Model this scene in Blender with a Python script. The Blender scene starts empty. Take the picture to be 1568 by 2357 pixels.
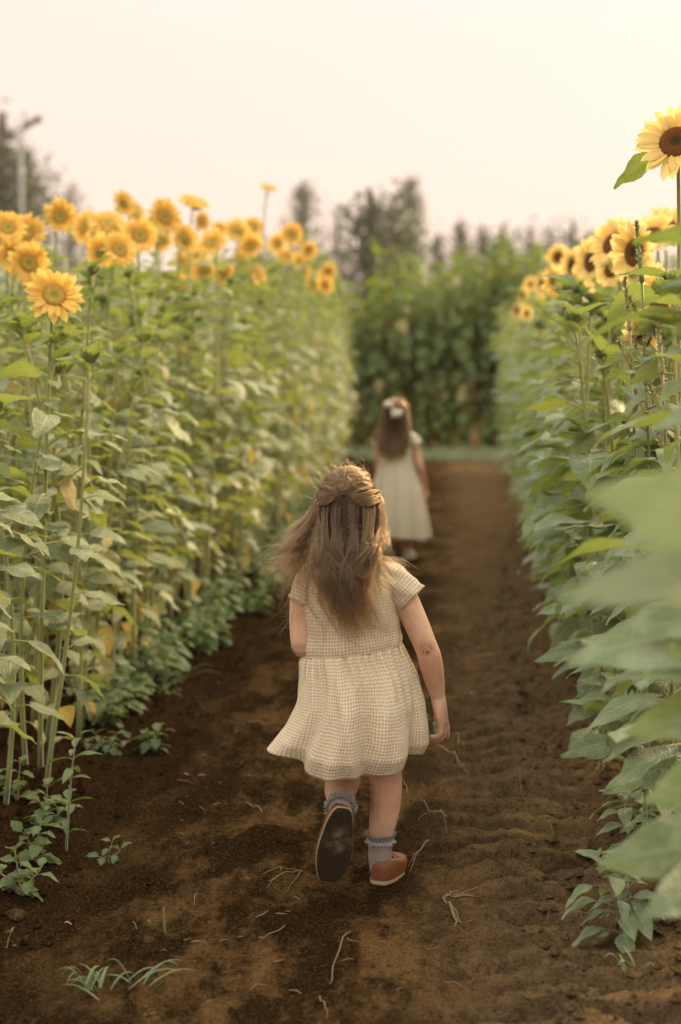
import bpy, math, random
import numpy as np
from mathutils import Vector, Matrix, Euler

scene = bpy.context.scene
COL = scene.collection
R = math.radians

# ------------------------------------------------------------------ camera
CAM_H = 1.17
PITCH = math.atan(308 / 3273.6)
YAW = math.atan(246 / 3273.6 * math.cos(PITCH))
cd = bpy.data.cameras.new('camera')
cam = bpy.data.objects.new('camera', cd)
COL.objects.link(cam)
cam.location = (0, 0, CAM_H)
cam.rotation_euler = (math.pi / 2 - PITCH, 0, YAW)
cd.sensor_fit = 'VERTICAL'
cd.sensor_height = 36
cd.sensor_width = 24
cd.lens = 50
cd.clip_start = 0.05
cd.clip_end = 3000
cd.dof.use_dof = True
cd.dof.focus_distance = 3.3
cd.dof.aperture_fstop = 2.1
scene.camera = cam

# ------------------------------------------------------------------ sky, sun, exposure
SUN_EL, SUN_AZ = R(28), R(36)          # azimuth measured clockwise from +Y (the path)
world = bpy.data.worlds.new('World')
scene.world = world
world.use_nodes = True
wt = world.node_tree
wt.nodes.clear()
wo = wt.nodes.new('ShaderNodeOutputWorld')
bg = wt.nodes.new('ShaderNodeBackground')
sky = wt.nodes.new('ShaderNodeTexSky')
sky.sky_type = 'NISHITA'
sky.sun_disc = False
sky.sun_elevation = SUN_EL
sky.sun_rotation = SUN_AZ
sky.dust_density = 6.0
bg.inputs['Strength'].default_value = 0.1
# smoke haze veils the clear sky: a cream veil, pinker towards the horizon, brightened overhead for fill
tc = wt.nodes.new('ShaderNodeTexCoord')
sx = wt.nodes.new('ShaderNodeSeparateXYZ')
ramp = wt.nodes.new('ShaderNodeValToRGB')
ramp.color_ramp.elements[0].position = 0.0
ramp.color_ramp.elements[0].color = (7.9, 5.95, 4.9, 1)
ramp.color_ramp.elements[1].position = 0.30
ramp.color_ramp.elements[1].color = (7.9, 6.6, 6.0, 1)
e2 = ramp.color_ramp.elements.new(0.62)  # upper stops, above the view, raised to add light on the scene
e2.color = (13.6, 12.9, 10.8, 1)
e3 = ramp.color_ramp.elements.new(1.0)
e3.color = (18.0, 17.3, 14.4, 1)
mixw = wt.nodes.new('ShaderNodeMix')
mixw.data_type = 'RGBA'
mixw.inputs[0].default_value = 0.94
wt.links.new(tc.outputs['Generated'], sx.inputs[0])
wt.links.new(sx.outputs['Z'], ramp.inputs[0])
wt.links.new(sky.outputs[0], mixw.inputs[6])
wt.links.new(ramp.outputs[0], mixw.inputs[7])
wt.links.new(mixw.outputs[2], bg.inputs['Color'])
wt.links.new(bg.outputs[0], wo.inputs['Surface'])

sd = bpy.data.lights.new('sun', 'SUN')
sd.energy = 4.8
sd.angle = R(11)
sd.color = (1.0, 0.73, 0.38)
sun = bpy.data.objects.new('sun', sd)
COL.objects.link(sun)
sdir = Vector((math.sin(SUN_AZ) * math.cos(SUN_EL), math.cos(SUN_AZ) * math.cos(SUN_EL), math.sin(SUN_EL)))
sun.rotation_euler = (-sdir).to_track_quat('-Z', 'Y').to_euler()

scene.view_settings.view_transform = 'Standard'
scene.view_settings.look = 'None'
scene.view_settings.exposure = 0.52
scene.view_settings.gamma = 1.0
scene.view_settings.use_curve_mapping = False
scene.render.engine = 'CYCLES'
scene.cycles.use_denoising = True
scene.cycles.max_bounces = 8
scene.cycles.diffuse_bounces = 4
scene.cycles.transmission_bounces = 4
scene.cycles.transparent_max_bounces = 8

# ------------------------------------------------------------------ helpers
_cb = Euler(cam.rotation_euler).to_matrix()
def pt(u, v, y):
    """point seen at measure (u, v) of the photograph that stands y metres down the path"""
    d = _cb @ Vector(((u - 784) / 3273.6, (1178.5 - v) / 3273.6, -1.0))
    s = y / d.y
    return Vector((d.x * s, y, CAM_H + d.z * s))

def value_noise(x, y, seed=0):
    xi = np.floor(x).astype(np.int64); yi = np.floor(y).astype(np.int64)
    fx = x - xi; fy = y - yi
    fx = fx * fx * (3 - 2 * fx); fy = fy * fy * (3 - 2 * fy)
    def h(a, b):
        n = (a * 374761393 + b * 668265263 + seed * 1442695041) & 0xffffffff
        n = ((n ^ (n >> 13)) * 1274126177) & 0xffffffff
        return ((n ^ (n >> 16)) & 0xffff) / 65535.0
    return ((h(xi, yi) * (1 - fx) + h(xi + 1, yi) * fx) * (1 - fy)
            + (h(xi, yi + 1) * (1 - fx) + h(xi + 1, yi + 1) * fx) * fy) * 2 - 1

def sstep(a, b, x):
    t = np.clip((x - a) / (b - a), 0, 1)
    return t * t * (3 - 2 * t)

def left_edge(y):      # where the stems of the left bed stand
    return -1.24 - 0.012 * np.clip(y - 9, 0, 12)
def right_edge(y):
    return 0.50 + 0.022 * np.clip(y - 4, 0, 20)

def ground_h(x, y):
    x = np.asarray(x, float); y = np.asarray(y, float)
    le = left_edge(y); re = right_edge(y)
    h = 0.035 * sstep(le + 0.25, le - 0.15, x)
    h = h + 0.10 * sstep(re - 0.20, re + 0.25, x)
    near = np.exp(-np.clip(y - 6, 0, None) / 9.0)
    inside = sstep(le - 0.2, le + 0.25, x) * sstep(re + 0.2, re - 0.15, x)
    # wheel rut on the right of the path with tread bars across it
    rc = re - 0.30
    rut = np.exp(-((x - rc) / 0.19) ** 2)
    bars = 0.5 + 0.5 * np.sin(y * 2 * math.pi / 0.125 + 3.0 * np.abs(x - rc) * 9 + 1.6 * value_noise(x * 4, y * 3, 5))
    h = h - 0.030 * rut + 0.056 * rut * sstep(.25, .5, bars) * near * (0.62 + 0.45 * value_noise(x * 3, y * 2, 12))
    ridge = np.exp(-((x - rc - 0.22) / 0.07) ** 2) + 0.7 * np.exp(-((x - rc + 0.23) / 0.08) ** 2)
    h = h + 0.020 * ridge
    # fainter rut on the left
    lc = le + 0.42
    h = h - 0.012 * np.exp(-((x - lc) / 0.16) ** 2)
    zone = sstep(rc - .25, rc + .05, x)
    h = h - 0.055 * zone * near * sstep(.18, .5, value_noise(x * 5, y * 9, 21)) + .010 * zone * near * value_noise(x * 9, y * 13, 22)
    beds = 1 - 0.72 * inside
    h = h + 0.030 * value_noise(x * 2.2, y * 1.7, 1) * 0.6
    h = h + 0.016 * value_noise(x * 6.5, y * 6.5, 2) * (0.45 + 0.8 * beds) * near
    h = h + 0.018 * value_noise(x * 17, y * 17, 3) * (0.30 + beds) * near
    h = h + 0.0115 * value_noise(x * 41, y * 41, 4) * (0.30 + beds) * near
    return h
def gz(x, y):
    return float(ground_h(np.array([x]), np.array([y]))[0])

class MB:
    """collects shapes, builds ONE mesh"""
    def __init__(s):
        s.v = []; s.f = []; s.m = []; s.uv = []; s.smooth = True
    def add(s, verts, faces, mi=0, uvs=None, M=None):
        o = len(s.v)
        if M is not None:
            verts = [M @ Vector(p) for p in verts]
        s.v.extend([tuple(p) for p in verts])
        for k, f in enumerate(faces):
            s.f.append(tuple(i + o for i in f)); s.m.append(mi)
        s.uv.extend(uvs if uvs is not None else [(0.0, 0.0)] * len(verts))
        return s
    def mesh(s, name, mats):
        me = bpy.data.meshes.new(name)
        me.from_pydata(s.v, [], s.f)
        for m in (mats if isinstance(mats, (list, tuple)) else [mats]):
            me.materials.append(m)
        me.polygons.foreach_set('material_index', s.m)
        me.polygons.foreach_set('use_smooth', [s.smooth] * len(s.f))
        ul = me.uv_layers.new(name='UVMap')
        li = np.zeros(len(me.loops), dtype=np.int32)
        me.loops.foreach_get('vertex_index', li)
        ul.data.foreach_set('uv', np.array(s.uv, dtype=np.float32)[li].ravel())
        me.update()
        return me

def link(name, data, parent=None, M=None):
    o = bpy.data.objects.new(name, data)
    COL.objects.link(o)
    if parent is not None:
        o.parent = parent
    if M is not None:
        o.matrix_basis = M
    return o
def tag(o, label, cat, group=None, kind=None):
    o['label'] = label
    if cat: o['category'] = cat
    if group: o['group'] = group
    if kind: o['kind'] = kind
    return o
def empty(name, M):
    o = link(name, None, None, M)
    o.empty_display_size = 0.1
    return o

def tube(path, radii, n=8, cap=True, squash=None):
    P = [Vector(p) for p in path]
    V = []; F = []; U = []
    t0 = (P[1] - P[0]).normalized()
    ref = Vector((1, 0, 0)) if abs(t0.x) < 0.9 else Vector((0, 1, 0))
    nrm = (ref - t0 * ref.dot(t0)).normalized()
    for i, p in enumerate(P):
        t = (P[min(i + 1, len(P) - 1)] - P[max(i - 1, 0)]).normalized()
        nrm = (nrm - t * nrm.dot(t)).normalized()
        b = t.cross(nrm)
        r = radii[i] if hasattr(radii, '__len__') else radii
        for k in range(n):
            a = 2 * math.pi * k / n
            V.append(p + nrm * (r * math.cos(a)) + b * (r * math.sin(a)))
            U.append((k / n, i / (len(P) - 1)))
    for i in range(len(P) - 1):
        for k in range(n):
            F.append((i * n + k, i * n + (k + 1) % n, (i + 1) * n + (k + 1) % n, (i + 1) * n + k))
    if cap:
        F.append(tuple(range(n))[::-1]); F.append(tuple((len(P) - 1) * n + k for k in range(n)))
    return V, F, U

def rot(az, pitch, roll):
    return (Matrix.Rotation(az, 4, 'Z') @ Matrix.Rotation(-pitch, 4, 'Y') @ Matrix.Rotation(roll, 4, 'X'))

def catmull(P, n):
    P = [Vector(p) for p in P]
    Q = [P[0] * 2 - P[1]] + P + [P[-1] * 2 - P[-2]]
    out = []
    seg = len(P) - 1
    for i in range(n):
        t = i / (n - 1) * seg
        k = min(int(t), seg - 1); f = t - k
        a, b, c, d = Q[k], Q[k + 1], Q[k + 2], Q[k + 3]
        out.append(0.5 * ((2 * b) + (c - a) * f + (2 * a - 5 * b + 4 * c - d) * f * f + (3 * b - a - 3 * c + d) * f ** 3))
    return out

# ------------------------------------------------------------------ materials
class N:
    def __init__(s, name):
        s.mat = bpy.data.materials.new(name); s.mat.use_nodes = True
        s.t = s.mat.node_tree; s.t.nodes.clear()
        s.out = s.n('OutputMaterial')
    def n(s, typ, **kw):
        x = s.t.nodes.new('ShaderNode' + typ)
        for k, v in kw.items(): setattr(x, k, v)
        return x
    def l(s, a, b): s.t.links.new(a, b)
    def val(s, inp, v):
        if hasattr(v, 'node'): s.l(v, inp)
        else: inp.default_value = v
    def math(s, op, a, b=0.0, c=None, clamp=False):
        x = s.n('Math', operation=op, use_clamp=clamp)
        s.val(x.inputs[0], a); s.val(x.inputs[1], b)
        if c is not None: s.val(x.inputs[2], c)
        return x.outputs[0]
    def mix(s, f, a, b, blend='MIX'):
        x = s.n('Mix', data_type='RGBA', blend_type=blend)
        s.val(x.inputs[0], f)
        for i, c in ((6, a), (7, b)):
            s.val(x.inputs[i], c if hasattr(c, 'node') else (*c, 1) if len(c) == 3 else c)
        return x.outputs[2]
    def noise(s, scale, detail=3, vec=None, rough=0.55):
        x = s.n('TexNoise'); x.inputs['Scale'].default_value = scale
        x.inputs['Detail'].default_value = detail; x.inputs['Roughness'].default_value = rough
        if vec is not None: s.l(vec, x.inputs['Vector'])
        return x.outputs[0]
    def ramp(s, f, a, b):
        x = s.n('MapRange', interpolation_type='SMOOTHSTEP'); s.val(x.inputs[0], f)
        x.inputs[1].default_value = a; x.inputs[2].default_value = b
        return x.outputs[0]
    def bump(s, h, strength, dist):
        x = s.n('Bump'); x.inputs['Strength'].default_value = strength; x.inputs['Distance'].default_value = dist
        s.l(h, x.inputs['Height']); return x.outputs[0]
    def pbr(s, col, rough=0.6, spec=0.4, normal=None, **kw):
        x = s.n('BsdfPrincipled')
        s.val(x.inputs['Base Color'], col if hasattr(col, 'node') else (*col, 1))
        s.val(x.inputs['Roughness'], rough); x.inputs['Specular IOR Level'].default_value = spec
        if normal is not None: s.l(normal, x.inputs['Normal'])
        for k, v in kw.items(): s.val(x.inputs[k.replace('_', ' ')], v)
        return x.outputs[0]
    def trans(s, col, normal=None):
        x = s.n('BsdfTranslucent'); s.val(x.inputs[0], col if hasattr(col, 'node') else (*col, 1))
        return x.outputs[0]
    def mixs(s, f, a, b):
        x = s.n('MixShader'); s.val(x.inputs[0], f); s.l(a, x.inputs[1]); s.l(b, x.inputs[2]); return x.outputs[0]
    def done(s, sh):
        s.l(sh, s.out.inputs['Surface']); return s.mat

def leaf_material(name, cols, trans_col, trans=0.35, vein=(0.42, 0.46, 0.30), rough=0.5, edge=None, sheen=.25, spec=.45):
    m = N(name)
    oi = m.n('ObjectInfo'); ge = m.n('NewGeometry')
    rnd = m.math('FRACT', m.math('ADD', oi.outputs['Random'], ge.outputs['Random Per Island']))
    co = m.n('TexCoord')
    nz = m.noise(5.0, 3, co.outputs['Object'])
    c = m.mix(rnd, cols[0], cols[1])
    c = m.mix(m.ramp(nz, 0.38, 0.68), c, cols[2])
    uv = m.n('UVMap'); sp = m.n('SeparateXYZ'); m.l(uv.outputs[0], sp.inputs[0])
    au = m.math('ABSOLUTE', sp.outputs['X'])
    mid = m.math('SUBTRACT', 1.0, m.ramp(au, 0.02, 0.09))
    # side veins sweep forward from the midrib
    ph = m.math('SUBTRACT', m.math('MULTIPLY', sp.outputs['Y'], 6.5), m.math('MULTIPLY', au, 1.9))
    sv = m.math('ABSOLUTE', m.math('SUBTRACT', m.math('FRACT', ph), 0.5))
    sv = m.math('SUBTRACT', 1.0, m.ramp(sv, 0.03, 0.11))
    vn = m.math('MAXIMUM', mid, m.math('MULTIPLY', sv, 0.5))
    c = m.mix(m.math('MULTIPLY', vn, 0.6), c, vein)
    if edge:
        em = m.math('MULTIPLY', m.ramp(au, 0.72, 1.0), m.ramp(m.noise(3.0, 2, co.outputs['Object']), 0.45, 0.6))
        c = m.mix(em, c, edge)
    bp = m.bump(m.math('ADD', m.math('MULTIPLY', vn, -0.6), m.noise(28.0, 2, co.outputs['Object'])), 0.5, 0.03)
    back = m.mix(0.35, c, m.mix(0.5, c, (0.40, 0.48, 0.28)))
    c2 = m.mix(ge.outputs['Backfacing'], c, back)
    a = m.pbr(c2, rough, spec, bp, Sheen_Weight=sheen, Sheen_Roughness=0.5)
    b = m.trans(m.mix(0.3, trans_col, c))
    return m.done(m.mixs(trans, a, b))

M = {}
M['leaf'] = leaf_material('sunflower_leaf', [(0.105, 0.165, 0.042), (0.160, 0.220, 0.075), (0.285, 0.335, 0.225)], (0.40, 0.44, 0.040), 0.32, edge=(0.42, 0.34, 0.14))
M['leaf_right'] = leaf_material('sunflower_leaf_pale', [(0.100, 0.170, 0.052), (0.155, 0.230, 0.100), (0.260, 0.320, 0.205)], (0.36, 0.44, 0.045), 0.32)
M['leaf_young'] = leaf_material('young_leaf', [(0.125, 0.200, 0.045), (0.160, 0.230, 0.060), (0.200, 0.260, 0.090)], (0.38, 0.44, 0.07), 0.38)
M['leaf_yellow'] = leaf_material('yellowing_leaf', [(0.44, 0.35, 0.09), (0.34, 0.32, 0.10), (0.50, 0.40, 0.20)], (0.50, 0.40, 0.08), 0.35, vein=(0.6, 0.5, 0.2))
M['leaf_dark'] = leaf_material('dark_sunflower_leaf', [(0.056, 0.112, 0.014), (0.088, 0.150, 0.022), (0.140, 0.195, 0.052)], (0.30, 0.38, 0.02), 0.38, vein=(0.13, 0.18, 0.07), sheen=0.0, spec=.25)
M['weed'] = leaf_material('weed_leaf', [(0.065, 0.125, 0.036), (0.095, 0.160, 0.048), (0.135, 0.190, 0.078)], (0.22, 0.32, 0.04), 0.3, vein=(0.18, 0.24, 0.11), sheen=0.05, spec=.3)
M['grass'] = leaf_material('grass_blade', [(0.10, 0.16, 0.05), (0.15, 0.21, 0.08), (0.19, 0.22, 0.12)], (0.22, 0.30, 0.06), 0.3)

def stem_material(name, a, b, warm):
    m = N(name); co = m.n('TexCoord'); oi = m.n('ObjectInfo')
    mp = m.n('Mapping'); mp.inputs['Scale'].default_value = (60, 60, 4); m.l(co.outputs['Object'], mp.inputs[0])
    nz = m.noise(1.0, 3, mp.outputs[0])
    c = m.mix(nz, a, b)
    c = m.mix(m.ramp(m.math('ADD', m.noise(3, 2, co.outputs['Object']), m.math('MULTIPLY', oi.outputs['Random'], 0.3)), 0.55, 0.85), c, warm)
    return m.done(m.pbr(c, 0.55, 0.4, m.bump(nz, 0.4, 0.004), Sheen_Weight=0.6, Sheen_Roughness=0.4))
M['stem'] = stem_material('sunflower_stem', (0.22, 0.26, 0.075), (0.29, 0.32, 0.115), (0.34, 0.31, 0.10))
M['stem_red'] = stem_material('weed_red_stem', (0.11, 0.07, 0.03), (0.16, 0.12, 0.05), (0.13, 0.14, 0.05))
M['stem_weed'] = stem_material('weed_stem', (0.16, 0.21, 0.08), (0.22, 0.25, 0.11), (0.22, 0.14, 0.08))

def petal_material(name, tipc, basec, tr):
    m = N(name); uv = m.n('UVMap'); sp = m.n('SeparateXYZ'); m.l(uv.outputs[0], sp.inputs[0])
    oi = m.n('ObjectInfo'); ge = m.n('NewGeometry')
    rnd = m.math('FRACT', m.math('ADD', oi.outputs['Random'], ge.outputs['Random Per Island']))
    c = m.mix(sp.outputs['Y'], basec, tipc)
    st = m.math('ABSOLUTE', m.math('SINE', m.math('MULTIPLY', sp.outputs['X'], 9.0)))
    c = m.mix(m.math('MULTIPLY', st, 0.18), c, basec)
    c = m.mix(m.math('MULTIPLY', rnd, 0.3), c, tr)
    return m.done(m.mixs(0.42, m.pbr(c, 0.55, 0.3, m.bump(st, 0.3, 0.002)), m.trans(c)))
M['petal'] = petal_material('golden_petal', (0.92, 0.65, 0.165), (0.88, 0.54, 0.075), (0.94, 0.74, 0.28))
M['petal_pale'] = petal_material('lemon_petal', (0.92, 0.75, 0.30), (0.89, 0.65, 0.18), (0.93, 0.80, 0.42))

def disc_material(name, c0, c1, c2):
    m = N(name); uv = m.n('UVMap'); sp = m.n('SeparateXYZ'); m.l(uv.outputs[0], sp.inputs[0])
    co = m.n('TexCoord')
    r = m.math('ADD', sp.outputs['X'], m.math('MULTIPLY', m.math('SUBTRACT', m.noise(3.5, 2, co.outputs['Object']), 0.5), 0.22))
    c = m.mix(m.ramp(r, 0.22, 0.46), c0, c1)
    c = m.mix(m.ramp(r, 0.62, 0.86), c, c2)
    vo = m.n('TexVoronoi'); vo.inputs['Scale'].default_value = 15; m.l(co.outputs['Object'], vo.inputs['Vector'])
    c = m.mix(m.ramp(vo.outputs['Distance'], 0.25, 0.65), c, m.mix(0.30, c, (0.03, 0.015, 0.004)))
    return m.done(m.pbr(c, 0.8, 0.2, m.bump(vo.outputs['Distance'], 0.6, 0.05)))
M['disc'] = disc_material('golden_disc', (0.44, 0.42, 0.09), (0.80, 0.52, 0.11), (0.72, 0.42, 0.07))
M['disc_dark'] = disc_material('dark_disc', (0.075, 0.060, 0.020), (0.24, 0.085, 0.016), (0.30, 0.100, 0.018))

# ------------------------------------------------------------------ ground
def soil_material():
    m = N('field_soil'); co = m.n('TexCoord'); v = co.outputs['Object']
    sp = m.n('SeparateXYZ'); m.l(v, sp.inputs[0])
    big = m.noise(1.6, 5, v, 0.6); fine = m.noise(38, 5, v, 0.7); grit = m.noise(170, 3, v, 0.7)
    # compacted, drier soil along the middle of the path
    mp = m.n('Mapping'); mp.inputs['Scale'].default_value = (3.2, 1.5, 1); m.l(v, mp.inputs[0])
    dry = m.noise(1.6, 9, mp.outputs[0], 0.70)
    band = m.math('MULTIPLY', m.ramp(sp.outputs['X'], -1.05, -0.45), m.math('SUBTRACT', 1.0, m.math('MULTIPLY', m.ramp(sp.outputs['X'], 0.25, 1.2), 0.35)))
    f = m.math('MULTIPLY', m.ramp(m.math('ADD', dry, m.math('MULTIPLY', m.math('SUBTRACT', fine, 0.5), 0.25)), 0.44, 0.64), band)
    c = m.mix(big, (0.0125, 0.0066, 0.0027), (0.032, 0.0172, 0.0070))
    c = m.mix(m.math('MULTIPLY', f, 0.75), c, (0.155, 0.086, 0.036))
    right = m.math('MULTIPLY', m.ramp(sp.outputs['X'], -0.2, 0.25), m.math('ADD', .45, m.math('MULTIPLY', m.ramp(fine, 0.3, 0.65), .5)))
    c = m.mix(m.math('MULTIPLY', right, 0.92), c, (0.150, 0.099, 0.055))
    c = m.mix(m.math('MULTIPLY', m.ramp(grit, 0.52, 0.75), 0.4), c, (0.22, 0.14, 0.07))
    c = m.mix(m.math('MULTIPLY', m.ramp(grit, 0.50, 0.30), 0.75), c, (0.007, 0.004, 0.002))
    vor = m.n('TexVoronoi'); vor.inputs['Scale'].default_value = 95; m.l(v, vor.inputs['Vector'])
    h = m.math('ADD', m.math('ADD', m.math('MULTIPLY', fine, 0.9), m.math('MULTIPLY', grit, 0.5)), m.math('MULTIPLY', vor.outputs['Distance'], -0.35))
    return m.done(m.pbr(c, 1.0, 0.0, m.bump(h, 0.9, 0.013)))
M['soil'] = soil_material()

def axis_lines(fine_a, fine_b, step, far, grow):
    a = list(np.arange(fine_a, fine_b, step))
    s, x = step, a[-1]
    hi = []
    while x < far:
        s *= grow; x += s; hi.append(x)
    s, x = step, fine_a
    lo = []
    while x > -far:
        s *= grow; x -= s; lo.append(x)
    return np.array(lo[::-1] + a + hi)
gx = axis_lines(-1.9, 1.25, 0.013, 500, 1.16)
ys = [-60, -20, -6, -2, 0, 1.0, 1.6, 2.0]
y = 2.25
while y < 27: ys.append(y); y += 0.0033 * y
s = 0.14
while y < 700: ys.append(y); s *= 1.18; y += s
gy = np.array(ys)
XX, YY = np.meshgrid(gx, gy)
ZZ = ground_h(XX, YY)
nx, ny = len(gx), len(gy)
idx = np.arange(nx * ny).reshape(ny, nx)
quads = np.stack([idx[:-1, :-1], idx[:-1, 1:], idx[1:, 1:], idx[1:, :-1]], -1).reshape(-1, 4)
gm = bpy.data.meshes.new('ground')
gm.vertices.add(nx * ny)
gm.vertices.foreach_set('co', np.stack([XX, YY, ZZ], -1).astype(np.float32).ravel())
gm.loops.add(quads.size); gm.loops.foreach_set('vertex_index', quads.ravel().astype(np.int32))
gm.polygons.add(len(quads)); gm.polygons.foreach_set('loop_start', np.arange(0, quads.size, 4, dtype=np.int32))
gm.polygons.foreach_set('use_smooth', np.ones(len(quads), dtype=bool))
gm.update(calc_edges=True)
gm.materials.append(M['soil'])
ground = link('ground', gm)
ground['kind'] = 'structure'
ground['label'] = 'dark brown trodden soil path between sunflower beds with wheel rut'

# loose clods of soil
rng = random.Random(5)
clod = [(1, 0, 0), (-1, 0, 0), (0, 1, 0), (0, -1, 0), (0, 0, 1), (0, 0, -1)]
octf = [(0, 2, 4), (2, 1, 4), (1, 3, 4), (3, 0, 4), (2, 0, 5), (1, 2, 5), (3, 1, 5), (0, 3, 5)]
nr = np.random.default_rng(5); NC = 15000
cy = 2.3 * np.exp(nr.random(NC) * 1.55); ck = nr.random(NC)
le, re = left_edge(cy), right_edge(cy)
cx = np.where(ck < .4, re + nr.uniform(-.30, .45, NC), np.where(ck < .7, le + .05 + .22 * nr.standard_normal(NC), le + (re - le) * nr.random(NC)))
cr_ = np.where(ck >= .7, .0016 + .0060 * nr.random(NC) ** 4, .0020 + .013 * nr.random(NC) ** 4 + np.where(ck < .4, .016 * nr.random(NC) ** 14, 0))
cz = ground_h(cx, cy) + cr_ * .25
V = np.array(clod, float)[None] * nr.uniform(.6, 1.35, (NC, 6, 3)) * cr_[:, None, None]
th = nr.uniform(0, 6.28, NC); c_, s_ = np.cos(th), np.sin(th)
V = np.stack([V[..., 0] * c_[:, None] - V[..., 1] * s_[:, None], V[..., 0] * s_[:, None] + V[..., 1] * c_[:, None], V[..., 2]], -1)
V += np.stack([cx, cy, cz], -1)[:, None]
mb = MB()
mb.v = [tuple(p) for p in V.reshape(-1, 3).tolist()]
mb.f = [tuple(int(q) for q in f) for f in (np.array(octf)[None] + 6 * np.arange(NC)[:, None, None]).reshape(-1, 3)]
mb.m = [0] * len(mb.f); mb.uv = [(0.0, 0.0)] * len(mb.v)
mb.smooth = False
tag(link('soil_clods', mb.mesh('soil_clods', M['soil'])), 'loose crumbs and clods of brown soil over the path', None, kind='stuff')

# ------------------------------------------------------------------ leaves
def leaf_geo(rng, pet=0.5, pet_el=40, a0=10, a1=-50, fold=18, wid=0.40, wave=0.035, serr=0.0, nrow=8, base=0.55, lobes=0.13, curl=0.0):
    """blade of length 1 on its stalk, growing along +X"""
    mb = MB()
    P = [Vector((0, 0, 0))]
    el0 = R(pet_el)
    if pet > 0:
        path = []
        for i in range(5):
            t = i / 4
            el = el0 + (R(a0) - el0) * t * 0.9
            path.append(P[-1].copy())
            P.append(P[-1] + Vector((math.cos(el), 0, math.sin(el))) * pet / 4)
        V, F, U = tube(path, [0.030, 0.025, 0.022, 0.020, 0.018], 5, False)
        mb.add(V, F, 1, U)
        c = path[-1]
    else:
        c = P[0]
    rows = [0, .06, .16, .30, .46, .62, .80, 1.0] if nrow == 8 else [0, .12, .32, .56, .80, 1.0]
    js = [-1, -.55, 0, .55, 1]
    V = []; U = []; F = []
    ps = 0.0; pos = c.copy()
    w1, w2 = rng.uniform(0, 6), rng.uniform(0, 6)
    for r, s in enumerate(rows):
        ang = R(a0 + (a1 - a0) * s)
        d = Vector((math.cos(ang), 0, math.sin(ang))); nz_ = Vector((-math.sin(ang), 0, math.cos(ang)))
        pos = pos + d * (s - ps); ps = s
        w = wid * max(math.sin(math.pi * min(max(s, 0.012), 0.985) ** base), 0) ** 0.9
        for j in js:
            ww = w * abs(j) * (1 + serr * ((r % 2) * 2 - 1) * abs(j))
            sd_ = math.copysign(1, j) if j else 0
            fo = R(fold * (1 - 0.5 * s))
            p = pos + Vector((0, sd_ * ww * math.cos(fo), 0)) + nz_ * (ww * math.sin(fo))
            p += nz_ * (wave * abs(j) * math.sin(s * 11 + (w1 if j < 0 else w2)))
            p += nz_ * (-curl * (abs(j) ** 2) * w)
            p -= d * (lobes * abs(j) * max(0, 1 - s * 2.2) ** 2)
            V.append(p); U.append((j, s))
    n = len(js)
    for r in range(len(rows) - 1):
        for k in range(n - 1):
            F.append((r * n + k, (r + 1) * n + k, (r + 1) * n + k + 1, r * n + k + 1))
    F = [f[::-1] for f in F]
    mb.add(V, F, 0, U)
    return mb

rng = random.Random(11)
LEAF = {}          # kind -> list of geometry
LEAF['g'] = [leaf_geo(rng, rng.uniform(.40, .65), rng.uniform(25, 55), rng.uniform(-6, 18), rng.uniform(-48, -8), rng.uniform(4, 26), rng.uniform(.28, .37), rng.uniform(.02, .05), curl=rng.uniform(0, .25)) for i in range(12)]
LEAF['d'] = [leaf_geo(rng, .45, 25, -18, rng.uniform(-80, -55), rng.uniform(2, 12), .43, .05) for i in range(5)]
LEAF['y'] = [leaf_geo(rng, .45, 20, -25, -85, rng.uniform(5, 35), .36, .06) for i in range(4)]
LEAF['t'] = [leaf_geo(rng, .22, 60, rng.uniform(25, 50), rng.uniform(-5, 25), 30, rng.uniform(.32, .4), .03, lobes=.04) for i in range(5)]
LEAFMESH = {}
def leafmesh(kind, i, mat):
    k = (kind, i, mat)
    if k not in LEAFMESH:
        LEAFMESH[k] = LEAF[kind][i].mesh('leaf', [M[mat], M['stem']])
    return LEAFMESH[k]

# ------------------------------------------------------------------ flower heads and buds
def petal_geo(rng, L=1.0):
    mb = MB(); V = []; U = []; F = []
    rows = [0, .25, .55, .82, 1.0]
    wv = [.07, .135, .15, .105, .01]
    a0, a1 = rng.uniform(5, 28), rng.uniform(-32, 14)
    tw = rng.uniform(-.25, .25)
    pos = Vector((0, 0, 0)); ps = 0
    for s, w in zip(rows, wv):
        an = R(a0 + (a1 - a0) * s)
        d = Vector((math.cos(an), 0, math.sin(an))); nn = Vector((-math.sin(an), 0, math.cos(an)))
        pos = pos + d * (s - ps); ps = s
        for j in (-1, 0, 1):
            V.append(pos + Vector((0, j * w, 0)) + nn * (abs(j) * w * .35 + j * w * tw * s)); U.append((j * .5, s))
    for r in range(4):
        for k in range(2):
            F.append((r * 3 + k, (r + 1) * 3 + k, (r + 1) * 3 + k + 1, r * 3 + k + 1)[::-1])
    mb.add(V, F, 0, U); return mb
rng = random.Random(3)
PETAL = [petal_geo(rng) for i in range(8)]
PETALMESH = {}
def petalmesh(i, mat):
    if (i, mat) not in PETALMESH:
        PETALMESH[(i, mat)] = PETAL[i].mesh('petal', M[mat])
    return PETALMESH[(i, mat)]

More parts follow.
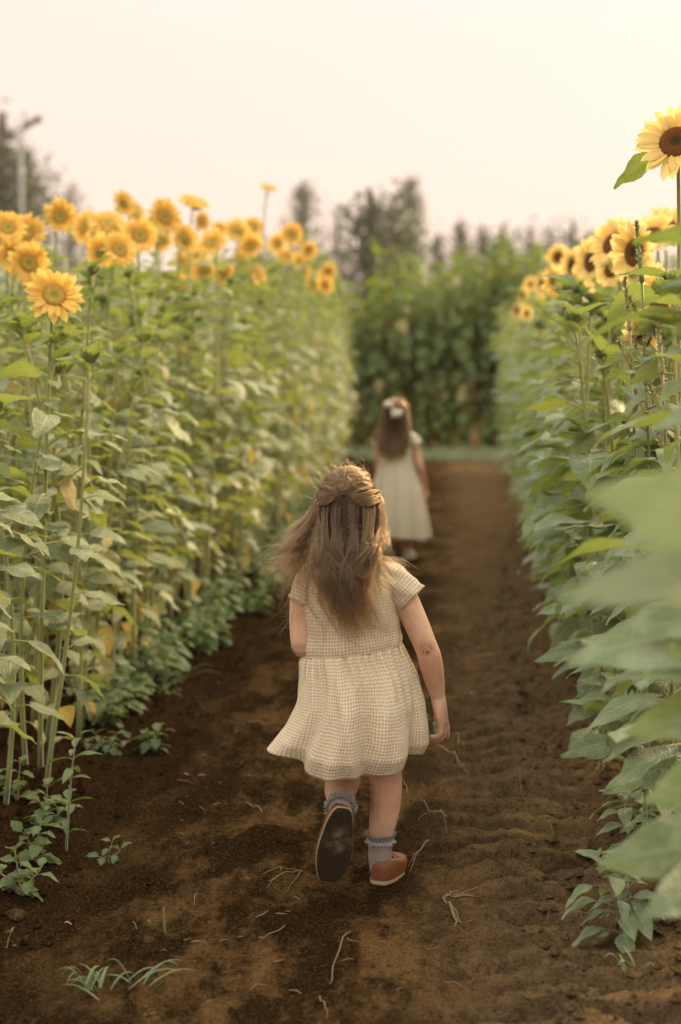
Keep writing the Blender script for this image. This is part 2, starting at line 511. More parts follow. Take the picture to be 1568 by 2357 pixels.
def disc_geo(n=28):
    mb = MB(); V = []; F = []; U = []
    prof = [(1.02, -.22), (1.06, .0), (.98, .16), (.80, .24), (.55, .25), (.32, .19), (.12, .15)]
    for r, z in prof:
        for k in range(n):
            a = 2 * math.pi * k / n; V.append((r * math.cos(a), r * math.sin(a), z)); U.append((min(r, 1), .5))
    V.append((0, 0, .14)); U.append((0, .5))
    for i in range(len(prof) - 1):
        for k in range(n):
            F.append((i * n + k, i * n + (k + 1) % n, (i + 1) * n + (k + 1) % n, (i + 1) * n + k))
    o = (len(prof) - 1) * n
    for k in range(n): F.append((o + k, o + (k + 1) % n, len(V) - 1))
    mb.add(V, F, 0, U); return mb
DISC = disc_geo()
DISCMESH = {m: DISC.mesh('flower_head', M[m]) for m in ('disc', 'disc_dark')}

def bract_ring(mb, rng, n, r, L, el, w=.16, z=0):
    for k in range(n):
        a = 2 * math.pi * (k + rng.uniform(-.3, .3)) / n
        V = []; U = []
        for s, ww in ((0, .8), (.35, 1), (.7, .55), (1, .03)):
            e = R(el + 28 * s)
            c = Vector((r + L * s * math.cos(e), 0, z + L * s * math.sin(e)))
            for j in (-1, 0, 1):
                V.append(Matrix.Rotation(a, 3, 'Z') @ (c + Vector((-abs(j) * w * ww * .2, j * w * ww, abs(j) * w * ww * .25)))); U.append((j, s))
        F = [(q * 3 + k2, q * 3 + k2 + 1, (q + 1) * 3 + k2 + 1, (q + 1) * 3 + k2) for q in range(3) for k2 in range(2)]
        mb.add(V, F, 0, U)
def calyx_geo(rng):
    mb = MB(); n = 16
    prof = [(.16, -.75), (.35, -.62), (.75, -.42), (1.0, -.2), (.9, -.1)]
    V = [(r * math.cos(2 * math.pi * k / n), r * math.sin(2 * math.pi * k / n), z) for r, z in prof for k in range(n)]
    F = [(i * n + k, i * n + (k + 1) % n, (i + 1) * n + (k + 1) % n, (i + 1) * n + k) for i in range(len(prof) - 1) for k in range(n)]
    mb.add(V, F, 0, [(.5, .5)] * len(V))
    bract_ring(mb, rng, 14, .85, .75, 5, .22, -.25)
    bract_ring(mb, rng, 11, .65, .85, -20, .22, -.4)
    return mb
CALYX = calyx_geo(random.Random(8)).mesh('calyx', M['leaf_young'])
def bud_geo(rng):
    mb = MB(); n = 14
    prof = [(.12, -1.0), (.4, -.75), (.85, -.35), (1.0, 0), (.8, .35), (.4, .5), (.02, .52)]
    V = [(r * math.cos(2 * math.pi * k / n), r * math.sin(2 * math.pi * k / n), z) for r, z in prof for k in range(n)]
    F = [(i * n + k, i * n + (k + 1) % n, (i + 1) * n + (k + 1) % n, (i + 1) * n + k) for i in range(len(prof) - 1) for k in range(n)]
    mb.add(V, F, 0, [(.5, .5)] * len(V))
    bract_ring(mb, rng, 12, .8, 1.3, 45, .34, -.3)
    bract_ring(mb, rng, 9, .7, 1.4, 12, .34, -.5)
    bract_ring(mb, rng, 7, .5, .9, 72, .3, .1)
    return mb
BUD = [bud_geo(random.Random(s)).mesh('bud', M['leaf_young']) for s in (1, 2, 3)]
PETALS_JOINED = {}
def petals_joined(mat, v):
    if (mat, v) not in PETALS_JOINED:
        r = random.Random(40 + v); mb = MB()
        for a, i, Mx in petal_ring(r):
            g = PETAL[i]; mb.add(g.v, g.f, 0, g.uv, Mx)
        PETALS_JOINED[(mat, v)] = mb.mesh('petals', M[mat])
    return PETALS_JOINED[(mat, v)]
def petal_ring(r):
    out = []
    for ring, n, L, up in ((0, 19, 1.66, 2), (1, 16, 1.42, 14)):
        for k in range(n):
            a = 2 * math.pi * (k + .5 * ring + r.uniform(-.28, .28)) / n
            l = L * r.uniform(.86, 1.1)
            Mx = Matrix.Rotation(a, 4, 'Z') @ Matrix.Translation((.86, 0, .0 + .04 * ring)) @ Matrix.Rotation(-R(up + r.uniform(-12, 12)), 4, 'Y') @ Matrix.Rotation(r.uniform(-.3, .3), 4, 'X') @ Matrix.Diagonal((l, l * 1.38, l, 1))
            out.append((a, r.randrange(8), Mx))
    return out
def flower_head(plant, pos, facing, rad, pale, hero, r):
    """rad: radius of the disc; the open flower spans about 4.4 rad"""
    q = Vector(facing).normalized().to_track_quat('Z', 'Y').to_matrix().to_4x4()
    Mx = Matrix.Translation(pos) @ q @ Matrix.Rotation(r.random() * 6.28, 4, 'Z') @ Matrix.Scale(rad, 4)
    h = link('flower_head', DISCMESH['disc_dark' if pale else 'disc'], plant, Mx)
    link('calyx', CALYX, h)
    pm = 'petal_pale' if pale else 'petal'
    if hero:
        for a, i, X in petal_ring(r):
            link('petal', petalmesh(i, pm), h, X)
    else:
        link('petals', petals_joined(pm, r.randrange(4)), h)
    return h

# ------------------------------------------------------------------ sunflower plants
def leaf_list(r, n, t0, t1, lmax, spread, yellow=0.06, topmat='leaf_young', mat='leaf', gk='g'):
    out = []
    for i in range(n):
        t = t0 + (t1 - t0) * max(0, (i + r.uniform(-.3, .3)) / max(n - 1, 1)) ** .82
        az = (i * 2.4 + r.uniform(-.5, .5)) if spread is None else r.gauss(0, spread)
        k = (t - t0) / (t1 - t0 + 1e-6)
        L = lmax * (0.72 + 0.42 * math.sin(math.pi * min(max(k, 0), 1) ** 0.9)) * r.uniform(.8, 1.12) * (1 - .35 * max(0, k - .75) / .25)
        isy = r.random() < yellow + (0.2 if k < .16 and yellow > 0 else 0)
        kind = 'y' if isy else gk
        pitch = R(r.gauss(-3 - 13 * (1 - k), 13)) if not isy else R(r.uniform(-35, 0))
        m_ = 'leaf_yellow' if isy else (topmat if k > .80 or r.random() < .1 else mat)
        out.append((t, az, pitch, r.gauss(0, .32), L, kind, r.randrange(len(LEAF[kind])), m_))
    return out
def top_cluster(r, n=6, L=.075, mat='leaf_young'):
    return [(1.0 - .012 * i, i * 2.4 + r.uniform(-.4, .4), R(r.uniform(-25, 18)), r.gauss(0, .2), L * r.uniform(.8, 1.35), 't', r.randrange(5), mat) for i in range(n)]

def stem_points(H, lean, bow, top=None, n=11):
    P = []
    for i in range(n):
        t = i / (n - 1)
        P.append(Vector((lean[0] * t ** 1.4 + bow[0] * math.sin(math.pi * t), lean[1] * t ** 1.4 + bow[1] * math.sin(math.pi * t), H * t)))
    if top is not None:
        P[-1] = P[-1] + Vector(top) * .55; P.append(P[-1] + Vector(top) * .45 + Vector((0, 0, -.004)))
    return P
def stem_at(P, t):
    f = t * (len(P) - 1); i = min(int(f), len(P) - 2)
    return P[i].lerp(P[i + 1], f - i)
def leaf_matrix(P, e, rb):
    t, az, pitch, roll, L, kind, i, m_ = e
    return Matrix.Translation(stem_at(P, min(t, 1))) @ rot(az, pitch, roll) @ Matrix.Scale(L, 4)
def stem_mesh(P, rb):
    n = len(P)
    V, F, U = tube(P, [rb * (1 - .48 * i / (n - 1)) for i in range(n)], 8)
    return MB().add(V, F, 0, U).mesh('stem', M['stem'])
def foliage_mesh(P, L):
    mats = ['leaf', 'leaf_young', 'leaf_yellow', 'leaf_right', 'leaf_dark']
    mb = MB()
    for e in L:
        g = LEAF[e[5]][e[6]]; Mx = leaf_matrix(P, e, 0)
        o = len(mb.v)
        mb.v.extend([tuple(Mx @ Vector(p)) for p in g.v]); mb.f.extend([tuple(i + o for i in f) for f in g.f])
        mi = mats.index(e[7]); mb.m.extend([mi if q == 0 else 5 for q in g.m]); mb.uv.extend(g.uv)
    return mb.mesh('foliage', [M[k] for k in mats] + [M['stem']])

def build_plant(x, y, P, L, rb, label, group, hero, head=None, rz=0.0, cache=None, scale=1.0, name='sunflower_plant'):
    """head: ('bud', size) | ('flower', pos, facing, rad, pale)"""
    r = random.Random(int(x * 7919) ^ int(y * 104729))
    p = empty(name, Matrix.Translation((x, y, gz(x, y) - .012)) @ Matrix.Rotation(rz, 4, 'Z') @ Matrix.Scale(scale, 4))
    tag(p, label, 'sunflower', group)
    if cache is not None and 'stem' in cache: sm = cache['stem']
    else: sm = stem_mesh(P, rb)
    if cache is not None: cache['stem'] = sm
    link('stem', sm, p)
    if hero:
        for e in L:
            link('leaf', leafmesh(e[5], e[6], e[7]), p, leaf_matrix(P, e, rb))
    else:
        if cache is not None and 'fol' in cache: fm = cache['fol']
        else: fm = foliage_mesh(P, L)
        if cache is not None: cache['fol'] = fm
        f = link('foliage', fm, p); f['kind'] = 'stuff'
    if head:
        if head[0] == 'bud':
            d = (P[-1] - P[-2]).normalized()
            Mx = Matrix.Translation(P[-1] + d * head[1] * .7) @ (d + Vector((r.gauss(0, .25), r.gauss(0, .25), 0))).to_track_quat('Z', 'Y').to_matrix().to_4x4() @ Matrix.Scale(head[1], 4)
            link('bud', BUD[r.randrange(3)], p, Mx)
        else:
            flower_head(p, head[1], head[2], head[3] * 1.12, head[4], hero, r)
    return p

def ordinal(n):
    return '%d%s' % (n, 'th' if 10 <= n % 100 <= 20 else {1: 'st', 2: 'nd', 3: 'rd'}.get(n % 10, 'th'))

# --- flowering plants, read off the photograph: (u, v, distance, disc radius, facing (x, z), label)
LEFT_FLOWERS = [
 (125, 680, 3.95, .030, (.10, .10), 'golden sunflower on a short plant in front of the left bed, sharp'),
 (18, 525, 5.6, .031, (.3, .30), 'golden sunflower cut by the left picture edge, the upper one'),
 (62, 537, 6.0, .031, (.45, .1), 'golden sunflower half behind the one at the left picture edge'),
 (65, 605, 5.2, .031, (.45, -.1), 'golden sunflower just above the lone sharp bloom, green centre'),
 (30, 588, 5.6, .026, (.3, .2), 'small golden sunflower tucked behind another at the left picture edge'),
 (138, 497, 6.1, .031, (.15, .12), 'round golden sunflower standing clear against the sky beside the light mast'),
 (196, 522, 6.8, .031, (-.5, .25), 'golden sunflower turned aside, between two round ones at the skyline'),
 (246, 515, 6.4, .032, (.1, .75), 'wide golden sunflower tilted upward at the skyline, greenish centre'),
 (322, 543, 5.9, .033, (.5, .3), 'large ragged golden sunflower above the overlapping pair'),
 (238, 580, 5.9, .030, (-.35, -.05), 'golden sunflower, rear one of an overlapping pair'),
 (275, 575, 5.6, .031, (.75, .05), 'golden sunflower, front one of an overlapping pair, turned sideways'),
 (284, 468, 7.4, .030, (.8, .2), 'golden sunflower seen edge-on, tilted against the sky'),
 (310, 492, 7.6, .028, (.8, .35), 'drooping golden sunflower just under the edge-on one'),
 (378, 500, 6.8, .033, (.55, .05), 'narrow oval golden sunflower turned half sideways at the skyline'),
 (447, 470, 7.4, .030, (.15, 1.5), 'golden sunflower facing up to the sky on a dark stalk'),
 (425, 550, 7.0, .031, (.8, .35), 'golden sunflower turned sideways below the sky-facing one'),
 (488, 560, 6.7, .033, (.1, .2), 'large golden sunflower with a flopping lower petal in mid row'),
 (408, 652, 8.2, .026, (.0, -.1), 'small dark-centred golden sunflower sitting low among leaves'),
 (471, 625, 8.0, .030, (.05, .0), 'dark-centred golden sunflower, outer one of the twin blooms'),
 (513, 630, 8.2, .029, (.45, .0), 'dark-centred golden sunflower, inner one of the twin blooms'),
 (592, 634, 8.4, .029, (.95, .1), 'golden sunflower hanging sideways beyond the twin blooms'),
 (545, 530, 8.2, .030, (.1, .1), 'round golden sunflower above the sideways hanging one'),
 (585, 522, 9.5, .028, (.3, .1), 'small golden sunflower touching the round one at the skyline'),
 (578, 566, 8.3, .031, (-.2, .2), 'pale blurred golden sunflower in a cluster beyond the twin blooms'),
 (617, 432, 9.0, .025, (.2, 1.9), 'tall thin sunflower rising far above the row into the sky'),
 (672, 540, 9.8, .030, (.15, .05), 'round golden sunflower below the tall thin stalk'),
 (710, 577, 10.5, .030, (.6, .05), 'oval golden sunflower, outermost at the skyline of the left bed'),
 (658, 590, 10.5, .028, (.4, .5), 'golden sunflower half hidden under the round one'),
 (688, 600, 11.0, .028, (-.3, .3), 'golden sunflower hidden among others low on the left bed'),
 (755, 625, 12.5, .029, (.25, .05), 'far golden sunflower, upper one of a distant trio'),
 (722, 657, 12.0, .030, (-.2, .1), 'far golden sunflower, lower outer one of a distant trio'),
 (748, 657, 12.2, .030, (.4, .1), 'far golden sunflower, lower inner one of a distant trio'),
]
RIGHT_FLOWERS = [
 (1556, 328, 3.55, .033, (-.28, .12), 'tall lemon sunflower high against the sky, cut by the right picture edge'),
 (1412, 562, 4.9, .038, (-.25, .15), 'large lemon sunflower with dark brown centre, topmost of the right cluster'),
 (1462, 582, 4.6, .036, (-.55, .0), 'lemon sunflower overlapping the largest one of the right cluster'),
 (1362, 603, 5.9, .036, (-.5, .05), 'lemon sunflower with a dark eye left of the largest one'),
 (1408, 622, 5.4, .026, (-.3, .0), 'small dark-eyed lemon sunflower peeping out under the largest one'),
 (1318, 612, 6.5, .037, (-.7, .1), 'lemon sunflower turned sideways in the middle of the right cluster'),
 (1282, 650, 6.8, .034, (-.4, -.1), 'lemon sunflower low in the right cluster with a hanging petal'),
 (1285, 592, 8.2, .028, (-.3, .2), 'small far lemon sunflower at the skyline of the right cluster'),
 (1252, 655, 8.0, .030, (-.6, .0), 'blurred lemon sunflower at the outer end of the right cluster'),
 (1338, 655, 6.6, .028, (-.4, -.4), 'lemon sunflower bowed down under the right cluster'),
 (1205, 680, 10.8, .030, (-.6, .1), 'far blurred lemon sunflower, upper one on the end of the right bed'),
 (1192, 715, 11.0, .030, (-.6, -.1), 'far blurred lemon sunflower, lower one on the end of the right bed'),
 (1222, 655, 11.2, .028, (-.3, .1), 'far blurred lemon sunflower behind the end of the right bed'),
 (1214, 722, 10.2, .024, (-.2, .1), 'far blurred lemon sunflower, lowest at the end of the right bed'),
 (1500, 545, 5.2, .034, (-.2, .6), 'lemon sunflower half hidden behind a broad leaf at the right'),
 (1535, 525, 5.6, .034, (.2, .5), 'lemon sunflower behind the broad leaf, cut by the picture edge'),
 (1520, 690, 3.9, .034, (-.7, .1), 'deep yellow sunflower turned sideways behind green spikes'),
 (1482, 770, 3.9, .030, (-.3, -.5), 'deep yellow sunflower hanging below the green spikes'),
]
rx = random.Random(55)
EXTRA = ['between the pair and the skyline', 'just behind the ragged large one', 'low behind the twin blooms', 'near the tall thin stalk', 'beside the trio', 'behind the sky-facing one',
         'under the narrow oval one', 'above the small low one', 'beyond the edge-on one', 'between round one and cluster', 'behind the flopping one', 'next to the outermost oval one']
for (u, v, d), w_ in zip(((215, 545, 7.6), (345, 520, 7.8), (455, 590, 9.6), (640, 560, 10.6), (735, 640, 12.8), (465, 510, 9.2), (372, 555, 8.6), (420, 600, 9.8), (265, 545, 8.8), (560, 598, 10.2), (505, 530, 9.9), (700, 625, 12.4)), EXTRA):
    LEFT_FLOWERS.append((u, v, d, .030, (rx.uniform(-.6, .9), rx.uniform(-.2, .6)), 'blurred golden sunflower ' + w_ + ' in the left bed'))
r = random.Random(21)
for side, flowers in ((-1, LEFT_FLOWERS), (1, RIGHT_FLOWERS)):
    for k, (u, v, d, rad, (fx, fz), lab) in enumerate(flowers):
        F = pt(u, v, d)
        facing = Vector((fx * 1.6 + r.gauss(0, .3) - (.55 if side > 0 and u != 1556 else 0), -1, fz * 1.3 + r.gauss(.05, .22))).normalized()
        rad = rad * r.uniform(.86, 1.1)
        off = r.uniform(.03, .14)
        bx, by = F.x + side * off * .8, d + r.uniform(.03, .12)
        if side < 0: bx = min(bx, float(left_edge(d)) + .06)
        else: bx = max(bx, float(right_edge(d)) - .04)
        g0 = gz(bx, by) - .012
        back = F - facing * rad * .75
        H = back.z - g0 - .005
        top = -facing * -.055
        lean = (back.x - bx - top.x, back.y - by - top.y)
        P = stem_points(H - top.z, lean, (r.gauss(0, .02), r.gauss(0, .02)), top)
        P[-1] = Vector((back.x - bx, back.y - by, back.z - g0))
        hero = d < 6.15
        mat = 'leaf' if side < 0 else 'leaf_right'
        L = leaf_list(r, 13 if d < 7 else 11, .16, .93, .135 if side < 0 else .15, None if d > 4.5 else 1.5, mat=mat)
        L = [(e[0], e[1] + (0 if side < 0 else math.pi)) + e[2:] for e in L]
        if u == 1556: L = [e for e in L if e[0] < .74] + [(.945, 2.75, R(-30), .5, .125, 'g', 3, 'leaf_right')]
        if u == 617: L = [e[:4] + (e[4] * .6,) + e[5:] for e in L]
        build_plant(bx, by, P, L, .0085, lab, 'sunflowers in bloom along both beds', hero, ('flower', Vector((F.x - bx, F.y - by, F.z - g0)), facing, rad, side > 0))

# --- leafy plants
VARIANTS = {}
def variant(side, hcls, i):
    k = (side, hcls, i)
    if k not in VARIANTS:
        r = random.Random(hash((side + 2) * 1000 + hcls * 37 + i))
        H = hcls / 100
        P = stem_points(H, (r.gauss(.04, .06), r.gauss(0, .06)), (r.gauss(0, .03), r.gauss(0, .03)))
        mat = 'leaf' if side < 0 else 'leaf_right'
        L = leaf_list(r, 24 if side < 0 else 26, .12 if side < 0 else .07, .95, .118 if side < 0 else .14, 1.25, yellow=.025 if side < 0 else .0, mat=mat) + top_cluster(r)
        VARIANTS[k] = (P, L, {})
    return VARIANTS[k]
r = random.Random(77)
def left_h(x, y):
    return min(1.30 + .085 * (y - 3.4), 2.02) + min(.16 * max(0, -1.3 - x), .22)
spots = []
# edge line, thick with stems, then inner lines
y = 2.95; n_edge = 0
while y < 19:
    x = float(left_edge(y)) + r.gauss(0, .045)
    spots.append((x, y, 'edge')); y += r.uniform(.10, .19) * (1 if y < 9 else 1.25)
for line, dx, st in ((1, .16, .20), (2, .34, .27), (3, .58, .40)):
    y = 3.2
    while y < 19:
        x = float(left_edge(y)) - dx + r.gauss(0, .05)
        if x > -.33 * y - .25: spots.append((x, y, 'inner'))
        y += r.uniform(.75, 1.3) * st * (1 if y < 10 else 1.4)
MASS = {}
MASS_MATS = ['leaf', 'leaf_young', 'leaf_yellow', 'leaf_right', 'leaf_dark', 'stem']
def add_mass(key, x, y, P, L, rz, sc):
    mb = MASS.setdefault(key, MB())
    B = Matrix.Translation((x, y, gz(x, y) - .012)) @ Matrix.Rotation(rz, 4, 'Z') @ Matrix.Scale(sc, 4)
    V, F, U = tube(P, [.0085 * (1 - .48 * i / (len(P) - 1)) for i in range(len(P))], 6); mb.add(V, F, 5, U, B)
    for e in L:
        g = LEAF[e[5]][e[6]]; X = np.array(B @ leaf_matrix(P, e, 0)); o = len(mb.v)
        W = np.array([tuple(q) for q in g.v]) @ X[:3, :3].T + X[:3, 3]
        mb.v.extend(map(tuple, W.tolist())); mb.f.extend([tuple(i + o for i in f) for f in g.f])
        mi = MASS_MATS.index(e[7]); mb.m.extend([mi if q == 0 else 5 for q in g.m]); mb.uv.extend(g.uv)
cnt = 0; cin = 0
for x, y, ln in spots:
    H = left_h(x, y) * r.uniform(.88, 1.06)
    hc = 10 * round(H * 10)
    hero = y < 5.6 and ln == 'edge'
    i = r.randrange(4)
    P, L, cache = variant(-1, hc, i)
    sc = H / (hc / 100)
    rz = r.gauss(0, .55)
    if hero:
        H = H * r.uniform(.9, 1.0)
        P = stem_points(H, (r.gauss(.05, .07), r.gauss(0, .08)), (r.gauss(0, .03), r.gauss(0, .02)))
        L = leaf_list(r, r.randrange(17, 24), .10, .94, .108, 1.2, yellow=.03) + top_cluster(r)
        cache = None; sc = 1; rz = r.gauss(0, .3)
    if ln == 'edge':
        cnt += 1; lab = 'leafy budding sunflower, %s from the camera along the edge of the left bed' % ordinal(cnt); grp = 'budding sunflowers along the left bed edge'
    else:
        if y > 7.2 or x < float(left_edge(y)) - .26: add_mass('left', x, y, P, L, rz, sc); continue
        cin += 1
        lab = 'leafy budding sunflower, %s from the camera in the second line of the left bed' % ordinal(cin); grp = 'budding sunflowers inside the left bed'
    build_plant(x, y, P, L, .0085 * r.uniform(.8, 1.2), lab, grp, hero, ('bud', r.uniform(.014, .021)), rz, cache, sc)
n_left = len(spots)
spots = []
y = 3.0
while y < 19:
    x = float(right_edge(y)) + r.gauss(.03, .05)
    spots.append((x, y, 'edge')); y += r.uniform(.13, .23) * (1 if y < 9 else 1.3)
for dx, st in ((.22, .30), (.5, .5)):
    y = 3.3
    while y < 19:
        x = float(right_edge(y)) + dx + r.gauss(0, .06)
        if x < .175 * y + .15: spots.append((x, y, 'inner'))
        y += r.uniform(.75, 1.3) * st * (1 if y < 10 else 1.4)
cnt = 0; cin = 0
for x, y, ln in spots:
    H = min(1.28 + .055 * (y - 3.2), 1.85) * r.uniform(.88, 1.06)
    hc = 10 * round(H * 10)
    hero = y < 4.6 and ln == 'edge'
    P, L, cache = variant(1, hc, r.randrange(4)); sc = H / (hc / 100); rz = math.pi + r.gauss(0, .5)
    if hero:
        P = stem_points(H, (r.gauss(.05, .05), r.gauss(0, .06)), (r.gauss(0, .03), r.gauss(0, .02)))
        L = leaf_list(r, r.randrange(20, 26), .10, .94, .15, 1.1, yellow=0, mat='leaf_right') + top_cluster(r, 6, .085)
        cache = None; sc = 1; rz = math.pi + r.gauss(0, .3)
    if ln == 'edge':
        cnt += 1; lab = 'leafy budding sunflower, %s from the camera along the edge of the right bed' % ordinal(cnt); grp = 'budding sunflowers along the right bed edge'
    else:
        if y > 8 or x > float(right_edge(y)) + .36: add_mass('right', x, y, P, L, rz, sc); continue
        cin += 1
        lab = 'leafy budding sunflower, %s from the camera in the second line of the right bed' % ordinal(cin); grp = 'budding sunflowers inside the right bed'
    build_plant(x, y, P, L, .0085 * r.uniform(.8, 1.2), lab, grp, hero, ('bud', r.uniform(.014, .021)), rz, cache, sc)
n_right = len(spots)

# --- blurred plants right beside the camera: each leaf of theirs is placed by its tip
NEAR = [
 (.36, 1.18, 1.08, 'tall pale sunflower plant closest to the camera, its big leaves blurred',
  [(1255, 1370, 1.28, .165, -.45), (1460, 1170, 1.2, .16, -.8)]),
 (.50, 1.98, 1.28, 'pale sunflower plant second from the camera at the right bed edge',
  [(1262, 1520, 2.0, .18, -.5), (1405, 1690, 1.95, .19, -.7), (1385, 1985, 1.95, .20, -.6), (1430, 2110, 1.8, .18, -.5), (1410, 1440, 1.95, .16, -.6), (1470, 1000, 1.95, .15, -.3), (1450, 1850, 1.85, .19, -.8), (1450, 1250, 1.95, .17, -.4), (1480, 1570, 1.9, .18, -.8), (1500, 1960, 1.7, .17, -.7)]),
 (.47, 2.35, 1.27, 'sunflower plant third from the camera with a green bud on a bent stalk',
  [(1250, 1300, 2.5, .15, .2), (1330, 1180, 2.4, .15, -.1), (1420, 780, 2.4, .15, .2), (1400, 1020, 2.3, .15, .3), (1345, 1480, 2.4, .14, 0), (1500, 1350, 2.3, .15, .1), (1440, 1600, 2.3, .14, .2)]),
 (.62, 2.1, 1.62, 'tall sunflower plant leaning in at the right with broad dark green upper leaves',
  [(1420, 570, 2.3, .17, .3), (1480, 660, 2.2, .16, -.3), (1500, 800, 2.2, .17, .2), (1450, 700, 2.5, .15, .1)]),
]
r = random.Random(9)
for (x, y, H, lab, tips) in NEAR:
    P = stem_points(H, (-.04, r.gauss(0, .03)), (r.gauss(0, .02), r.gauss(0, .02)))
    g0 = gz(x, y) - .012
    L = leaf_list(r, 12, .12, .95, .15, .9, yellow=0, mat='leaf_right')
    L = ([(e[0], r.gauss(0.0, .9)) + e[2:] for e in L] if y > 1.5 else []) + top_cluster(r, 6, .09)
    p = build_plant(x, y, P, L, .009, lab, 'plants beside the camera', True, ('bud', .024))
    for (u, v, d, ln, rl) in tips:
        T = pt(u, v, d) - Vector((x, y, g0))
        k = r.randrange(12); g = LEAF['g'][k]
        tip = Vector(g.v[-3]) * ln
        hz = math.hypot(T.x, T.y)
        zs = T.z - tip.z                       # height of attachment
        zs = min(max(zs, .06), H * .97)
        S = stem_at(P, zs / H)
        dvec = T - S
        az = math.atan2(dvec.y, dvec.x)
        sc = max(ln, math.hypot(dvec.x, dvec.y) / max((tip / ln).x, .5) * .92)
        want = math.atan2(dvec.z, math.hypot(dvec.x, dvec.y)); have = math.atan2(tip.z, tip.x)
        link('leaf', leafmesh('g', k, 'leaf_young' if y < 1.5 else 'leaf_right'), p, Matrix.Translation(S) @ rot(az, want - have, rl) @ Matrix.Scale(min(sc, .26), 4))

# --- far stand of tall sunflowers closing the path
r = random.Random(31)
HV = []
for i in range(6):
    P = stem_points(3.3, (r.gauss(0, .1), r.gauss(0, .1)), (r.gauss(0, .05), r.gauss(0, .05)))
    L = leaf_list(r, 60, .24, .97, .25, None, yellow=.04, topmat='leaf_dark', mat='leaf_dark', gk='d') + leaf_list(r, 26, .03, .34, .2, None, yellow=.04, mat='leaf_dark', topmat='leaf_dark', gk='d')
    HV.append((P, L, {}))
k = 0
for row in range(3):
    x = -3.4
    while x < 4.2:
        k += 1
        yy = 23.6 + row * .5 + r.gauss(0, .08)
        sc = r.uniform(.80, 1.08) + (.06 * math.sin(x * 1.3))
        P, L, c = HV[r.randrange(6)]
        if row > 0:
            add_mass('far', x, yy, P, L, r.random() * 6.28, sc); x += r.uniform(.34, .5); continue
        if row == 0: lab = 'tall dark leafy sunflower, %s from the left at the front of the far stand' % ordinal(k)
        build_plant(x, yy, P, L, .014, lab, 'tall sunflowers of the far stand' + ('' if row == 0 else ', inner'), False, ('bud', .04), r.random() * 6.28, c, sc)
        x += r.uniform(.30, .42)
    k = k if row else k
# mass of plants behind those: nobody could count it
def mass(name, label, n, sample, lmax, mat, nl, key):
    mb = MASS[key]; mat = MASS_MATS.index(mat)
    for i in range(n):
        x, y, H = sample()
        for q in range(nl):
            z = H * (1 - .62 * r.random() ** 1.4)
            g = LEAF['g'][r.randrange(12)]
            Mx = Matrix.Translation((x + r.gauss(0, .03), y + r.gauss(0, .03), z)) @ rot(r.random() * 6.28, R(r.gauss(-10, 18)), r.gauss(0, .3)) @ Matrix.Scale(lmax * r.uniform(.7, 1.1), 4)
            o = len(mb.v)
            X = np.array(Mx); W = np.array([tuple(q_) for q_ in g.v]) @ X[:3, :3].T + X[:3, 3]
            mb.v.extend(map(tuple, W.tolist())); mb.f.extend([tuple(i_ + o for i_ in f) for f in g.f])
            mb.m.extend([mat if q_ == 0 else 5 for q_ in g.m]); mb.uv.extend(g.uv)
        P = [(x, y, -.02), (x + .01, y, H * .5), (x, y + .01, H)]
        V, F, U = tube(P, [.012, .010, .007], 5); mb.add(V, F, 5, U)
    o = link(name, mb.mesh(name, [M[k_] for k_ in MASS_MATS]))
    tag(o, label, None, kind='stuff')
def s_left():
    y = r.uniform(5.5, 19.5); x = float(left_edge(y)) - r.uniform(.7, max(.8, .33 * y - 1.0)); return x, y, left_h(x, y) * r.uniform(.9, 1.02) - .04
def s_right():
    y = r.uniform(5.5, 19.5); x = float(right_edge(y)) + r.uniform(.7, max(.8, .18 * y - .2)); return x, y, min(1.3 + .055 * (y - 3.2), 1.9) * r.uniform(.9, 1.05)
def s_far():
    return r.uniform(-8, 8), r.uniform(25.2, 28), 3.3 * r.uniform(.88, 1.08)
mass('sunflower_mass', 'sunflower foliage filling the left bed behind its edge plants', 150, s_left, .12, 'leaf', 12, 'left')
mass('sunflower_mass', 'sunflower foliage filling the right bed behind its edge plants', 90, s_right, .14, 'leaf_right', 12, 'right')
mass('sunflower_mass', 'dark sunflower foliage filling the far stand', 110, s_far, .26, 'leaf_dark', 22, 'far')

# ------------------------------------------------------------------ people
def skin_material(name, scrape=None):
    m = N(name); co = m.n('TexCoord'); v = co.outputs['Object']
    nz = m.ramp(m.noise(16, 4, v), .3, .7)
    c = m.mix(nz, (0.56, 0.315, 0.205), (0.70, 0.455, 0.325))
    c = m.mix(m.ramp(m.noise(5, 2, v), .5, .75), c, (0.62, 0.32, 0.225))
    if scrape:
        sub = m.n('VectorMath', operation='DISTANCE'); m.l(v, sub.inputs[0]); sub.inputs[1].default_value = scrape
        mk = m.ramp(sub.outputs['Value'], .030, .006)
        mp = m.n('Mapping'); mp.inputs['Rotation'].default_value = (0, .5, 0); mp.inputs['Scale'].default_value = (1.6, 1, .7); m.l(v, mp.inputs[0])
        pt_ = m.ramp(m.noise(150, 3, mp.outputs[0]), .44, .56)
        c = m.mix(m.math('MULTIPLY', mk, .45), c, (0.42, 0.14, 0.09))
        core = m.ramp(sub.outputs['Value'], .020, .004)
        c = m.mix(m.math('MULTIPLY', core, pt_), c, (0.16, 0.025, 0.018))
    return m.done(m.pbr(c, 0.5, 0.35, m.bump(m.noise(220, 2, v), .08, .002), Subsurface_Weight=.18, Subsurface_Radius=(.012, .005, .003), Subsurface_Scale=1.0))
M['skin'] = skin_material('skin_scraped', (.190, -.049, .572))
M['skin_plain'] = skin_material('skin_plain')

